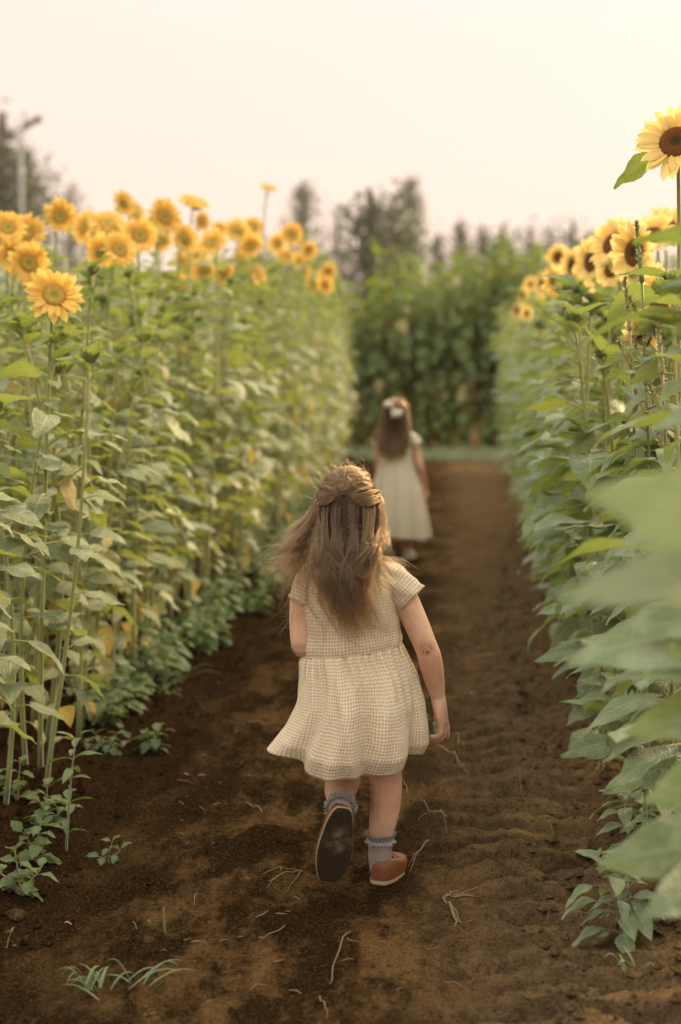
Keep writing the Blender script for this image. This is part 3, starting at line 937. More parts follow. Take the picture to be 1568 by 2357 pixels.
def gingham():
    m = N('gingham_cotton'); uv = m.n('UVMap'); sp = m.n('SeparateXYZ')
    co = m.n('TexCoord')
    wob = m.n('TexNoise'); wob.inputs['Scale'].default_value = 26; wob.inputs['Detail'].default_value = 2
    m.l(uv.outputs[0], wob.inputs['Vector'])
    off = m.n('VectorMath', operation='MULTIPLY_ADD')
    m.l(wob.outputs['Color'], off.inputs[0]); off.inputs[1].default_value = (.0045, .0045, 0); m.l(uv.outputs[0], off.inputs[2])
    m.l(off.outputs[0], sp.inputs[0])
    def stripe(o):
        f = m.math('ABSOLUTE', m.math('SUBTRACT', m.math('FRACT', m.math('MULTIPLY', o, 1 / .0073)), .5))
        return m.ramp(f, .20, .30)
    a, b = stripe(sp.outputs['X']), stripe(sp.outputs['Y'])
    s = m.math('MULTIPLY', m.math('ADD', a, b), .5)
    c = m.mix(s, (0.87, 0.83, 0.75), (0.64, 0.44, 0.195))
    crk = m.n('TexNoise'); crk.inputs['Scale'].default_value = 85; crk.inputs['Detail'].default_value = 3
    mp = m.n('Mapping'); mp.inputs['Scale'].default_value = (1.5, .8, 1); m.l(uv.outputs[0], mp.inputs[0]); m.l(mp.outputs[0], crk.inputs['Vector'])
    fold = m.noise(20, 3, uv.outputs[0])
    h = m.math('ADD', m.math('MULTIPLY', crk.outputs[0], .6), m.math('MULTIPLY', m.math('ADD', a, b), .12))
    bp = m.bump(h, .75, .006)
    return m.done(m.mixs(.22, m.pbr(c, .9, .15, bp, Sheen_Weight=.25), m.trans(m.mix(.5, c, (.75, .42, .12)))))
M['gingham'] = gingham()
def cloth(name, a, b, tr=.15, sc=60, rough=.9):
    m = N(name); co = m.n('TexCoord'); nz = m.noise(sc, 3, co.outputs['Object'])
    c = m.mix(nz, a, b)
    return m.done(m.mixs(tr, m.pbr(c, rough, .15, m.bump(nz, .4, .003)), m.trans(c)))
M['linen'] = cloth('cream_linen', (0.66, 0.58, 0.45), (0.74, 0.66, 0.53))
M['bow'] = cloth('white_ribbon', (0.72, 0.68, 0.60), (0.80, 0.76, 0.68))
M['sock_knit'] = cloth('mauve_knit', (0.30, 0.245, 0.235), (0.37, 0.31, 0.30), .05, 300)
M['frill'] = cloth('grey_frill', (0.20, 0.205, 0.205), (0.48, 0.475, 0.46), .1, 380)
M['white_leather'] = cloth('cream_canvas', (0.55, 0.50, 0.42), (0.62, 0.57, 0.48), 0)
def leather():
    m = N('tan_leather'); co = m.n('TexCoord'); nz = m.noise(40, 4, co.outputs['Object'])
    c = m.mix(nz, (0.15, 0.048, 0.016), (0.23, 0.080, 0.028))
    return m.done(m.pbr(c, .42, .5, m.bump(m.noise(300, 2, co.outputs['Object']), .15, .002)))
M['leather'] = leather()
def sole():
    m = N('dirty_rubber'); co = m.n('TexCoord'); nz = m.noise(30, 4, co.outputs['Object'])
    sp = m.n('SeparateXYZ'); m.l(co.outputs['Object'], sp.inputs[0])
    d = m.n('VectorMath', operation='DISTANCE'); m.l(co.outputs['Object'], d.inputs[0]); d.inputs[1].default_value = (.006, .074, 0)
    dust = m.math('MULTIPLY', m.ramp(d.outputs['Value'], .045, .008), m.ramp(nz, .35, .7))
    c = m.mix(nz, (0.024, 0.015, 0.009), (0.052, 0.034, 0.021))
    c = m.mix(m.math('MULTIPLY', dust, .8), c, (0.27, 0.21, 0.14))
    wv = m.n('TexWave'); wv.inputs['Scale'].default_value = 55; wv.bands_direction = 'Y'; m.l(co.outputs['Object'], wv.inputs['Vector'])
    c = m.mix(m.math('MULTIPLY', wv.outputs['Fac'], .35), c, (0.012, 0.009, 0.007))
    return m.done(m.pbr(c, .85, .08, m.bump(nz, .3, .003)))
M['sole'] = sole()
M['welt'] = cloth('tan_welt', (0.34, 0.24, 0.15), (0.42, 0.32, 0.21), 0, 90, .6)
def flat(name, c, rough=.5, spec=.4):
    m = N(name); co = m.n('TexCoord'); nz = m.noise(50, 3, co.outputs['Object'])
    return m.done(m.pbr(m.mix(nz, tuple(x * .9 for x in c), tuple(min(x * 1.1, 1) for x in c)), rough, spec))
M['eye'] = flat('eye_white', (.75, .72, .70), .2, .5)
M['lip'] = flat('lip', (.50, .20, .16)); M['iris'] = flat('iris', (.10, .055, .03), .15)
M['clasp'] = flat('silver_clasp', (.65, .63, .60), .25, .8)
M['lining'] = flat('blue_lining', (.36, .36, .44), .8)
def hair_material(name, col, col2):
    m = N(name); h = m.n('BsdfHairPrincipled'); h.parametrization = 'COLOR'
    hi = m.n('HairInfo')
    tn = m.n('Attribute', attribute_name='tone')
    c = m.mix(m.math('ADD', m.math('MULTIPLY', hi.outputs['Random'], .35), m.math('MULTIPLY', tn.outputs['Fac'], .65)), col, col2)
    c = m.mix(m.math('MULTIPLY', hi.outputs['Intercept'], .35), c, (0.16, 0.083, 0.033))
    m.l(c, h.inputs['Color']); h.inputs['Roughness'].default_value = .32; h.inputs['Radial Roughness'].default_value = .45
    return m.done(h.outputs[0])
M['hair'] = hair_material('brown_hair', (0.0050, 0.0023, 0.0010), (0.100, 0.047, 0.0175))
M['hair_b'] = hair_material('dark_brown_hair', (0.014, 0.006, 0.003), (0.075, 0.030, 0.011))
M['cap'] = flat('scalp_hair', (.050, .029, .015), .7, .2)

def ellipsoid(mb, c, r, n=18, m_=12, fn=None):
    V = []; F = []
    for i in range(m_ + 1):
        th = math.pi * i / m_
        for k in range(n):
            a = 2 * math.pi * k / n
            d = Vector((math.sin(th) * math.cos(a), math.sin(th) * math.sin(a), math.cos(th)))
            p = Vector((d.x * r[0], d.y * r[1], d.z * r[2]))
            if fn: p = fn(d, p)
            V.append(Vector(c) + p)
    for i in range(m_):
        for k in range(n):
            F.append((i * n + k, (i + 1) * n + k, (i + 1) * n + (k + 1) % n, i * n + (k + 1) % n))
    mb.add(V, F)
def limb(mb, pts, n=14, seg=5):
    """closed, tapered, rounded limb through (x, y, z, r) joints"""
    P = catmull([p[:3] for p in pts], (len(pts) - 1) * seg + 1)
    rr = [v.x for v in catmull([(p[3], 0, 0) for p in pts], (len(pts) - 1) * seg + 1)]
    t0 = (P[0] - P[1]).normalized(); t1 = (P[-1] - P[-2]).normalized()
    pre = [(P[0] + t0 * rr[0] * s, rr[0] * c) for s, c in ((.98, .2), (.8, .6), (.45, .89))]
    post = [(P[-1] + t1 * rr[-1] * s, rr[-1] * c) for s, c in ((.45, .89), (.8, .6), (.98, .2))]
    Q = [q[0] for q in pre] + P + [q[0] for q in post]
    rads = [q[1] for q in pre] + rr + [q[1] for q in post]
    V, F, U = tube(Q, rads, n); mb.add(V, F)
def rings_closed(mb, rings, n=24):
    V = []; F = []
    for z, cx, cy, rx, ry in rings:
        for k in range(n):
            a = 2 * math.pi * k / n; V.append((cx + rx * math.cos(a), cy + ry * math.sin(a), z))
    for i in range(len(rings) - 1):
        for k in range(n): F.append((i * n + k, i * n + (k + 1) % n, (i + 1) * n + (k + 1) % n, (i + 1) * n + k))
    F.append(tuple(range(n))[::-1]); F.append(tuple((len(rings) - 1) * n + k for k in range(n)))
    mb.add(V, F)
def skin_mesh(mb, voxel, mat, name='body'):
    me = mb.mesh(name, mat)
    o = bpy.data.objects.new('tmp', me); COL.objects.link(o)
    md = o.modifiers.new('r', 'REMESH'); md.mode = 'VOXEL'; md.voxel_size = voxel; md.use_smooth_shade = True
    sm = o.modifiers.new('s', 'SMOOTH'); sm.factor = .5; sm.iterations = 5
    dg = bpy.context.evaluated_depsgraph_get()
    out = bpy.data.meshes.new_from_object(o.evaluated_get(dg))
    bpy.data.objects.remove(o); bpy.data.meshes.remove(me)
    out.name = name
    if not out.materials: out.materials.append(mat)
    out.polygons.foreach_set('use_smooth', [True] * len(out.polygons))
    return out

def head_geo(mb, c, s=1.0, yaw=0.0):
    """head facing +Y, with nose, cheeks, ears, chin"""
    Rz = Matrix.Rotation(yaw, 3, 'Z'); C = Vector(c)
    def fn(d, p):
        p = p.copy()
        if d.z < 0:
            p.x *= 1 - .30 * d.z * d.z * (1 if d.y > -.2 else .8); p.y *= 1 - (.10 if d.y > 0 else .42) * d.z * d.z
        return Rz @ (p * s)
    ellipsoid(mb, C, (.070, .082, .091), 22, 16, fn)
    q = lambda x, y, z: tuple(C + Rz @ (Vector((x, y, z)) * s))
    for p, r_ in ((q(0, .083, -.022), (.010, .010, .009)), (q(0, .079, -.008), (.006, .008, .014)), (q(0, .068, -.068), (.022, .014, .015)), (q(0, .079, -.047), (.017, .006, .008)),
                  (q(.034, .060, -.034), (.022, .018, .022)), (q(-.034, .060, -.034), (.022, .018, .022)), (q(0, .066, .028), (.045, .012, .020))):
        ellipsoid(mb, p, tuple(a * s for a in r_), 10, 8)
    for sg in (-1, 1):
        ellipsoid(mb, q(sg * .072, -.004, -.018), (.008 * s, .015 * s, .022 * s), 10, 8)
    return q
def face_parts(root, q, s, yaw):
    for sg in (-1, 1):
        e = MB(); ellipsoid(e, q(sg * .029, .0725, -.002), (.0105 * s, .007 * s, .0075 * s), 12, 8)
        eo = link('eye', e.mesh('eye', M['eye']), root)
        e = MB(); ellipsoid(e, q(sg * .029, .0785, -.002), (.005 * s, .0025 * s, .005 * s), 10, 6)
        link('iris', e.mesh('iris', M['iris']), eo)
    e = MB(); ellipsoid(e, q(0, .0845, -.046), (.014 * s, .0035 * s, .0042 * s), 12, 6)
    link('mouth', e.mesh('mouth', M['lip']), root)

def hand_geo(mb, wrist, d, palm_n, s, curls, thumb_side=1, spread=.12):
    """wrist point, finger direction d, palm normal (fingers curl towards it)"""
    d = Vector(d).normalized(); n_ = Vector(palm_n); n_ = (n_ - d * n_.dot(d)).normalized()
    a = d.cross(n_) * thumb_side              # towards the thumb
    W = Vector(wrist)
    # palm: flattened rings
    V = []; F = []; k_ = 14
    prof = [(-.012, .014, .013), (0, .0165, .0135), (.012, .021, .0125), (.028, .0245, .011), (.042, .0245, .0095), (.050, .021, .007)]
    for t, w, th in prof:
        for k in range(k_):
            an = 2 * math.pi * k / k_
            V.append(W + d * (t * s) + a * (w * s * math.cos(an)) + n_ * (th * s * math.sin(an)))
    for i in range(len(prof) - 1):
        for k in range(k_): F.append((i * k_ + k, i * k_ + (k + 1) % k_, (i + 1) * k_ + (k + 1) % k_, (i + 1) * k_ + k))
    F.append(tuple(range(k_))[::-1]); F.append(tuple((len(prof) - 1) * k_ + k for k in range(k_)))
    if (a.cross(n_)).dot(d) < 0: F = [f[::-1] for f in F]
    mb.add(V, F)
    for i, (off, ln) in enumerate(((.0175, .040), (.006, .045), (-.0055, .042), (-.0165, .033))):
        c = curls[i]
        base = W + d * (.044 * s) + a * (off * s)
        dirv = (d + a * (off / .0175 * spread)).normalized()
        ax = dirv.cross(n_).normalized()
        P = [base - d * .010 * s]; cur = base; ang = c * .25
        P.append(cur)
        for f_ in (.45, .32, .23):
            dv = dirv * math.cos(ang) + n_ * math.sin(ang)
            cur = cur + dv * (ln * f_ * s); P.append(cur); ang += c
        rr = [.0068, .0066, .0060, .0054, .0047]
        limb(mb, [(*p, r_ * s) for p, r_ in zip(P, rr)], 9, 3)
    b = W + d * (.012 * s) + a * (.016 * s)
    t1 = b + (a * .75 + d * .6 + n_ * .35).normalized() * .020 * s
    t2 = t1 + (a * .30 + d * .85 + n_ * curls[4]).normalized() * .016 * s
    t3 = t2 + (d * .9 + n_ * (curls[4] + .2) - a * .1).normalized() * .012 * s
    limb(mb, [(*b, .0085 * s), (*t1, .0072 * s), (*t2, .0063 * s), (*t3, .0050 * s)], 9, 3)

# --- shoe: length .155, heel at origin, toe +Y, sole at z=0
def shoe(parent, Mx, upper_mat='leather', side=1, L=.158):
    n = 40; out = []
    for k in range(n):
        a = 2 * math.pi * k / n
        yy = .5 - .5 * math.cos(a)
        half = (.0285 + .0065 * math.sin(math.pi * min(yy * 1.05, 1)) + .006 * max(0, math.sin(math.pi * (yy - .35) / .9))) * (math.sin(math.acos(max(-1, min(1, 1 - 2 * yy)))) ** .48 if 0 < yy < 1 else 0)
        sg = 1 if a < math.pi else -1
        x = sg * half + .006 * side * math.sin(math.pi * yy) * -1 * (yy - .3)
        out.append(Vector((x, yy * L, 0)))
    cen = Vector((0, L * .5, 0))
    def ringset(levels):
        V = []; F = []
        for sc, z in levels:
            for p in out: V.append((cen.x + (p.x - cen.x) * sc, cen.y + (p.y - cen.y) * sc, z))
        for i in range(len(levels) - 1):
            for k in range(n): F.append((i * n + k, i * n + (k + 1) % n, (i + 1) * n + (k + 1) % n, (i + 1) * n + k))
        F.append(tuple(range(n))); F.append(tuple((len(levels) - 1) * n + k for k in range(n))[::-1])
        return V, [f[::-1] for f in F]
    up = MB(); V = []; F = []
    # opening outline round the ankle
    op = []
    for k in range(n):
        a = 2 * math.pi * k / n
        yy = .5 - .5 * math.cos(a)
        op.append(Vector((math.sin(a) * .021, L * (.045 + .50 * yy), 0)))
    levels = 9
    for i in range(levels):
        t = i / (levels - 1)
        e = t ** 1.9
        for k in range(n):
            p = out[k].lerp(op[k], e)
            fr = out[k].y / L
            hgt = .046 - .010 * sstep(.3, .9, fr)
            bul = 1 + .035 * math.sin(math.pi * min(t * 1.6, 1))
            V.append((p.x * bul, p.y, .010 + float(hgt) * math.sin(t * math.pi / 2) ** .9))
    for i in range(levels - 1):
        for k in range(n): F.append((i * n + k, i * n + (k + 1) % n, (i + 1) * n + (k + 1) % n, (i + 1) * n + k)[::-1])
    up.add(V, F)
    rim, Fr, _ = tube([Vector(V[(levels - 1) * n + k]) for k in range(n)] + [Vector(V[(levels - 1) * n])], .0022, 6, False)
    up.add(rim, Fr)
    s_ = link('shoe', up.mesh('shoe', M[upper_mat]), parent, Mx)
    s1 = MB(); s1.add(*ringset([(1.03, .0035), (1.05, .006), (1.05, .010), (1.0, .0125)])); link('welt', s1.mesh('welt', M['welt' if upper_mat == 'leather' else upper_mat]), s_)
    s2 = MB(); s2.add(*ringset([(.95, 0), (1.0, .001), (1.0, .004)])); s2.smooth = False; link('sole', s2.mesh('sole', M['sole'] if upper_mat == 'leather' else M['welt']), s_)
    # strap over the instep, buckle on its outer side
    st = MB(); V = []; F = []
    for i in range(13):
        a = math.pi * i / 12
        for j in (0, 1):
            for q in (0, .0022):
                V.append(((.034 + q) * math.cos(a), L * .42 + .012 * j + .004 * math.cos(a), .018 + (.040 + q) * math.sin(a) ** .8))
    for i in range(12):
        o = i * 4; F += [(o, o + 4, o + 6, o + 2), (o + 1, o + 3, o + 7, o + 5), (o, o + 1, o + 5, o + 4), (o + 2, o + 6, o + 7, o + 3)]
    st.add(V, F); st_o = link('strap', st.mesh('strap', M[upper_mat]), s_)
    return s_
def sock(parent, pts, frill_at, frill_dir, fr=.030):
    mb = MB(); P = catmull([p[:3] for p in pts], 14); rr = [v.x for v in catmull([(p[3], 0, 0) for p in pts], 14)]
    V, F, U = tube(P, rr, 20, False)
    for i, p in enumerate(V): V[i] = p
    mb.add(V, F, 0, U)
    s_ = link('sock', mb.mesh('sock', M['sock_knit']), parent)
    # gathered double frill
    fb = MB(); C = Vector(frill_at); d = Vector(frill_dir).normalized()
    x_ = d.orthogonal().normalized(); y_ = d.cross(x_)
    r_ = random.Random(4)
    for layer in (0, 1):
        V = []; F = []; n = 220
        ph = [r_.uniform(-.5, .5) for _ in range(n)]
        for i, (t, amp) in enumerate(((0, .0), (.35, .35), (.7, .8), (1, 1.25))):
            for k in range(n):
                a = 2 * math.pi * k / n
                w = math.sin(a * 30 + layer * 2 + ph[k] * 1.0) * .0026 * amp
                ra = fr * .86 + .009 * t + w
                V.append(C + (x_ * math.cos(a) + y_ * math.sin(a)) * ra + d * ((.014 * t * (1 if layer == 0 else -.55)) + .0020 * amp * math.cos(a * 23 + ph[k] * 1.5)))
        for i in range(3):
            for k in range(n): F.append((i * n + k, i * n + (k + 1) % n, (i + 1) * n + (k + 1) % n, (i + 1) * n + k))
        fb.add(V, F)
    link('frill', fb.mesh('frill', M['frill']), s_)
    return s_

# --- hair as strand curves
def hair_object(parent, strands, mat, rad, name='hair'):
    cu = bpy.data.hair_curves.new(name)
    cu.add_curves([len(s_) for s_ in strands])
    pos = np.concatenate([np.array([tuple(p) for p in s_], dtype=np.float32) for s_ in strands])
    cu.attributes['position'].data.foreach_set('vector', pos.ravel())
    ra = cu.attributes.get('radius') or cu.attributes.new('radius', 'FLOAT', 'POINT')
    rv = np.concatenate([rad * (1 - .75 * np.linspace(0, 1, len(s_)) ** 2.5) for s_ in strands]).astype(np.float32)
    ra.data.foreach_set('value', rv)
    ta = cu.attributes.new('tone', 'FLOAT', 'CURVE')
    ta.data.foreach_set('value', [TONES.get(i, .5) if name == 'hair' else .7 for i in range(len(strands))])
    if name == 'hair': TONES.clear()
    cu.materials.append(M[mat])
    return link(name, cu, parent)
TONES = {}
def lock(strands, r, ctrl, n, w0, w1, pts=18, frizz=.0025, jitter=.10):
    """a lock of n hairs round the guide ctrl"""
    G = catmull(ctrl, pts); tone = r.random() ** 1.6
    for k in range(n):
        a = r.random() * 6.28; q = math.sqrt(r.random())
        o1 = Vector((math.cos(a), .7 * math.sin(a), .5 * math.sin(a + 1)))
        ph, fq = r.random() * 6.28, r.uniform(2, 6)
        stop = int(pts * r.uniform(.72, 1.0)); stop = max(stop, 6)
        dr = Vector((r.gauss(0, 1), r.gauss(0, 1), r.gauss(0, .7))) * jitter * .06
        S = []
        for i in range(stop):
            t = i / (pts - 1)
            w = w0 * (1 - t) + w1 * t
            w = w * (.55 + .45 * math.sin(math.pi * min(t * 1.3, 1)))
            z = Vector((math.sin(t * fq * 2 + ph), math.cos(t * fq * 1.7 + ph), math.sin(t * fq + 2 * ph))) * frizz * t
            S.append(G[i] + o1 * (w * q) + z + dr * t * t)
        TONES[len(strands)] = tone; strands.append(S)

# =================================================================== girl with gingham dress
GX, GY = -.232, 3.27
girl = empty('person', Matrix.Translation((GX, GY, gz(GX + .08, GY) - .002)))
tag(girl, 'person in yellow gingham dress with brown shoes, seen from behind, running up the path', 'person')
mb = MB()
HC = (.004, .012, .884)
q = head_geo(mb, HC, 1.0, R(-14))
limb(mb, [(.012, .0, .72, .040), (.010, .004, .79, .033), (.006, .010, .84, .036)])
rings_closed(mb, [(.40, .012, 0, .080, .066), (.45, .012, 0, .095, .075), (.52, .012, 0, .096, .074), (.58, .010, 0, .094, .070), (.66, .010, 0, .100, .070), (.72, .010, 0, .098, .060), (.755, .010, 0, .066, .045), (.775, .010, 0, .035, .035)])
limb(mb, [(.085, 0, .735, .036), (.116, -.004, .715, .0345), (.150, -.014, .655, .0305), (.186, -.024, .575, .0272), (.197, -.016, .540, .0278), (.207, .000, .490, .0240), (.214, .010, .452, .0182)])
hand_geo(mb, (.2165, .014, .440), (.18, .10, -1), (-1, .25, -.1), 1.30, (.12, .42, .62, .80, .5), 1, .24)
limb(mb, [(-.070, 0, .735, .034), (-.092, -.004, .705, .034), (-.100, -.012, .64, .032), (-.098, -.018, .572, .0290), (-.092, .03, .572, .028), (-.072, .09, .598, .024), (-.055, .135, .625, .0185)])
hand_geo(mb, (-.052, .145, .632), (.3, .8, .5), (.8, -.5, .2), 1.0, (.6, .7, .8, .8, .5), -1, .08)
# standing leg, lifted leg
limb(mb, [(.060, 0, .42, .066), (.078, .012, .33, .054), (.092, .020, .255, .040), (.094, .006, .205, .0375), (.088, -.004, .150, .0335), (.082, -.002, .105, .0265), (.081, 0, .075, .0255), (.081, .002, .05, .026)])
limb(mb, [(.081, .0, .035, .025), (.086, .045, .028, .022), (.093, .095, .022, .019)])
limb(mb, [(-.045, 0, .42, .066), (-.026, .035, .335, .056), (-.010, .068, .262, .043), (-.010, .046, .236, .042), (-.012, -.015, .226, .038), (-.008, -.070, .214, .030), (-.004, -.112, .200, .0255), (-.004, -.125, .188, .025)])
limb(mb, [(-.004, -.120, .188, .024), (-.016, -.124, .140, .020), (-.026, -.120, .095, .017)])
body = link('body', skin_mesh(mb, .0030, M['skin']), girl)
face_parts(body, q, 1.0, R(-14))

# shoes
shoe(girl, Matrix.Translation((.078, -.036, .004)) @ Matrix.Rotation(R(-17), 4, 'Z'), 'leather', 1, .160)
# lifted shoe: toe points down, sole faces back to the camera
tipv = Vector((-.205, .08, -.975)).normalized()
upv = Vector((-.20, .97, .10)); upv = (upv - tipv * upv.dot(tipv)).normalized()
sidev = tipv.cross(upv)
Mr = Matrix((sidev, tipv, upv)).transposed().to_4x4()
shoe(girl, Matrix.Translation((.006, -.160, .224)) @ Mr, 'leather', -1, .178)
sock(girl, [(.081, -.002, .030, .024), (.081, -.003, .062, .0275), (.0815, -.003, .085, .0275), (.082, -.003, .108, .0290)], (.082, -.002, .107), (0, 0, 1), .0315)
sock(girl, [(-.004, -.128, .170, .021), (-.004, -.126, .188, .025), (-.004, -.115, .202, .0265), (-.006, -.090, .209, .0300)], (-.005, -.098, .207), (-.03, .97, .25), .0325)

# dress
def rings_open(mb, rings, n, ufun, vs, fold=None):
    V = []; F = []; U = []
    for i, (z, cx, cy, rx, ry, tl) in enumerate(rings):
        for k in range(n + 1):
            a = 2 * math.pi * k / n + math.pi / 2      # seam at the front
            p = Vector((cx + rx * math.cos(a), cy + ry * math.sin(a), z + tl * math.cos(a)))
            if fold: p = fold(p, a, i / (len(rings) - 1), rx, ry, cx, cy)
            V.append(p); U.append((ufun(a, i), vs[i]))
    for i in range(len(rings) - 1):
        for k in range(n): F.append((i * (n + 1) + k, (i + 1) * (n + 1) + k, (i + 1) * (n + 1) + k + 1, i * (n + 1) + k + 1))
    mb.add(V, F, 0, U)
def interp_rings(keys, n):
    keys = sorted(keys, key=lambda k: -k[0])
    z = np.linspace(keys[0][0], keys[-1][0], n)
    kz = [k[0] for k in keys][::-1]
    cols = [np.interp(z, kz, [k[j] for k in keys][::-1]) for j in range(1, 6)]
    # smooth
    for _ in range(2):
        for c in cols: c[1:-1] = .25 * c[:-2] + .5 * c[1:-1] + .25 * c[2:]
    return [tuple([z[i]] + [c[i] for c in cols]) for i in range(n)]
rf = random.Random(2)
bod = MB()
keys = [(.786, .010, .004, .064, .046, 0), (.774, .010, .002, .084, .054, 0), (.752, .010, 0, .103, .064, 0), (.715, .011, -.002, .114, .076, 0), (.66, .012, -.004, .115, .085, .002), (.60, .013, -.004, .114, .088, .010), (.560, .015, -.004, .114, .090, .016)]
rg = interp_rings(keys, 30)
ph = [rf.random() * 6 for _ in range(8)]
def bfold(p, a, t, rx, ry, cx, cy):
    d = .0022 * math.sin(a * 9 + t * 6 + ph[0]) * t + .0028 * math.sin(a * 4 - t * 11 + ph[1]) * math.sin(math.pi * t) + .0018 * math.sin(a * 15 + ph[2] - 5 * t) * t * t
    d += .004 * math.exp(-((t - .93) / .07) ** 2)
    p.x += d * math.cos(a); p.y += d * math.sin(a); return p
rings_open(bod, rg, 96, lambda a, i: a * .108, [r_[0] for r_ in rg], bfold)
dress = link('dress', bod.mesh('dress', M['gingham']), girl)
skirt = MB()
keys = [(.562, .015, -.004, .115, .091, .016), (.548, .015, -.006, .120, .097, .014), (.50, .028, -.012, .134, .116, .008), (.44, .034, -.022, .146, .132, 0), (.38, .028, -.028, .158, .142, -.004), (.335, .018, -.030, .168, .148, -.004), (.300, .010, -.030, .176, .150, -.002)]
rg = interp_rings(keys, 60)
def gauss_a(a, c, w):
    d = (a - c + math.pi) % (2 * math.pi) - math.pi
    return math.exp(-(d / w) ** 2)
def sfold(p, a, t, rx, ry, cx, cy):
    a2 = a + .25 * math.sin(2.2 * t)
    gath = .0075 * math.exp(-t / .25) * math.sin(a * 34 + 2 * math.sin(a * 5)) * (1 - math.exp(-t / .03))
    d = gath + t * (.0085 * math.sin(a2 * 7 + ph[3]) + .0062 * math.sin(a2 * 12 + ph[4] + t * 2) + .002 * math.sin(a2 * 21 + 3 * t))
    # deep folds of the swinging hem: back is at a = 3pi/2
    d += .026 * t ** .7 * gauss_a(a, 4.35 + .50 * t, .12) - .030 * t * gauss_a(a, 4.62 + .45 * t, .17) + .018 * t * gauss_a(a, 5.15 + .30 * t, .25) - .016 * t * gauss_a(a, 5.75, .18)
    d += .020 * t * gauss_a(a, 3.95 - .2 * t, .14) - .024 * t * gauss_a(a, 4.18 - .25 * t, .12)
    # corner flying out at the left
    d += .012 * t ** 3 * gauss_a(a, 3.5, .5)
    d -= .014 * max(0, t - .86) / .14 * (1 - .8 * gauss_a(a, 3.4, .4))
    p.x += d * math.cos(a); p.y += d * math.sin(a)
    p.z += .010 * t ** 4 * math.sin(a * 6 + ph[5]) * .6 + .016 * t ** 4 * gauss_a(a, 3.3, .5) - .010 * t ** 3 * gauss_a(a, 4.6, .5)
    p.z += .030 * t ** 3 * math.cos(a) ** 2
    p.z += .0022 * math.sin(p.x * 140 + p.z * 60) * t * (1 - t)
    return p
rings_open(skirt, rg, 220, lambda a, i: a * .188, [r_[0] * 1.0 for r_ in rg], sfold)
me = skirt.mesh('skirt', M['gingham'])
sk = link('skirt', me, dress)
md = sk.modifiers.new('hem', 'SOLIDIFY'); md.thickness = .002; md.offset = -1
def sleeve(c0, c1, r0, r1, parent, name='sleeve', mat='gingham'):
    mb = MB(); A, B = Vector(c0), Vector(c1); n = 10
    d = (B - A).normalized()
    P = [A.lerp(B, i / (n - 1)) + Vector((0, 0, .006 * math.sin(math.pi * i / (n - 1)))) for i in range(n)]
    rr = [r0 + (r1 - r0) * i / (n - 1) + .0012 * math.sin(i * 2.1) for i in range(n)]
    rr[-1] += .002
    V, F, U = tube(P, rr, 40, False)
    for i, p in enumerate(V):
        k = i % 40; V[i] = p + (p - P[i // 40]).normalized() * (.0018 * math.sin(k * .47 * 2 + i // 40 * .7))
    U = [(u_ * 6.28 * r0, v_ * (B - A).length) for u_, v_ in U]
    mb.add(V, F, 0, U)
    o = link(name, mb.mesh(name, M[mat]), parent)
    md = o.modifiers.new('hem', 'SOLIDIFY'); md.thickness = .002; md.offset = -1
    return o
sleeve((.072, 0, .740), (.153, -.010, .680), .043, .041, dress)
sleeve((-.060, 0, .738), (-.100, -.010, .668), .042, .037, dress)

# hair
r = random.Random(13)
S = []
C = Vector(HC)
def hp(az, el, s_=1.07):   # az 0 = back of the head, positive towards the right ear
    a = R(az); e = R(el)
    d = Vector((math.sin(a) * math.cos(e), -math.cos(a) * math.cos(e), math.sin(e)))
    return C + Vector((d.x * .070, d.y * .082, d.z * .091)) * s_
TIE = hp(-4, 27, 1.12)
# hair of the crown combed back to the tie
for k in range(210):
    az = r.choice((-1, 1)) * r.uniform(20, 175); el = r.uniform(28, 82)
    if abs(az) > 100: el = r.uniform(20, 80)
    p0 = hp(az, el, 1.02)
    mid = [hp(az * f, el + (88 - el) * math.sin(math.pi * (1 - f)) * (.25 if abs(az) < 120 else .5), 1.065 + .045 * math.sin(math.pi * f)) for f in (.72, .45, .22)]
    lock(S, r, [p0] + mid + [TIE + Vector((r.gauss(0, .008), r.gauss(0, .003), r.gauss(0, .004)))], 11, .005, .003, 16, .0012, .03)
# side hair swept back across the head below the crown
for k in range(56):
    sg = r.choice((-1, 1)); az = sg * r.uniform(60, 112); el = r.uniform(4, 30)
    end = TIE + Vector((sg * r.uniform(0, .02), r.gauss(0, .003), -r.uniform(0, .012)))
    lock(S, r, [hp(az, el, 1.03), hp(az * .75, el + 7, 1.12), hp(az * .4, el + 5, 1.15), end], 18, .006, .004, 14, .0015, .03)
# curtain of loose hair down the back
BK = -.108
for k in range(260):
    az = r.uniform(-100, 95); el = r.uniform(-32, 22)
    p0 = hp(az, el, 1.03)
    xe = r.gauss(.004 + az * .00040, .026)
    ze = r.uniform(.60, .735) - .05 * (abs(az) < 50) * r.random()
    wav = r.uniform(-.010, .016)
    p1 = hp(az * .93, el - 22, 1.17)
    p2 = Vector((p0.x * .82 + xe * .25, BK + .012 + r.gauss(0, .006), .80 + r.gauss(0, .01)))
    p3 = Vector((xe * .9 - .006 + wav + r.gauss(0, .005), BK - .004 + r.gauss(0, .006), .75))
    p35 = Vector((xe + .010 - wav * .5 + r.gauss(0, .005), BK - .006 + r.gauss(0, .007), (.75 + ze) / 2))
    p4 = Vector((xe + .030 + wav * .5 + r.gauss(0, .012), BK - .004 + r.gauss(0, .006), ze))
    lock(S, r, [p0, p1, p2, p3, p35, p4], 11, .0042, .0012, 24, .0032, .09)
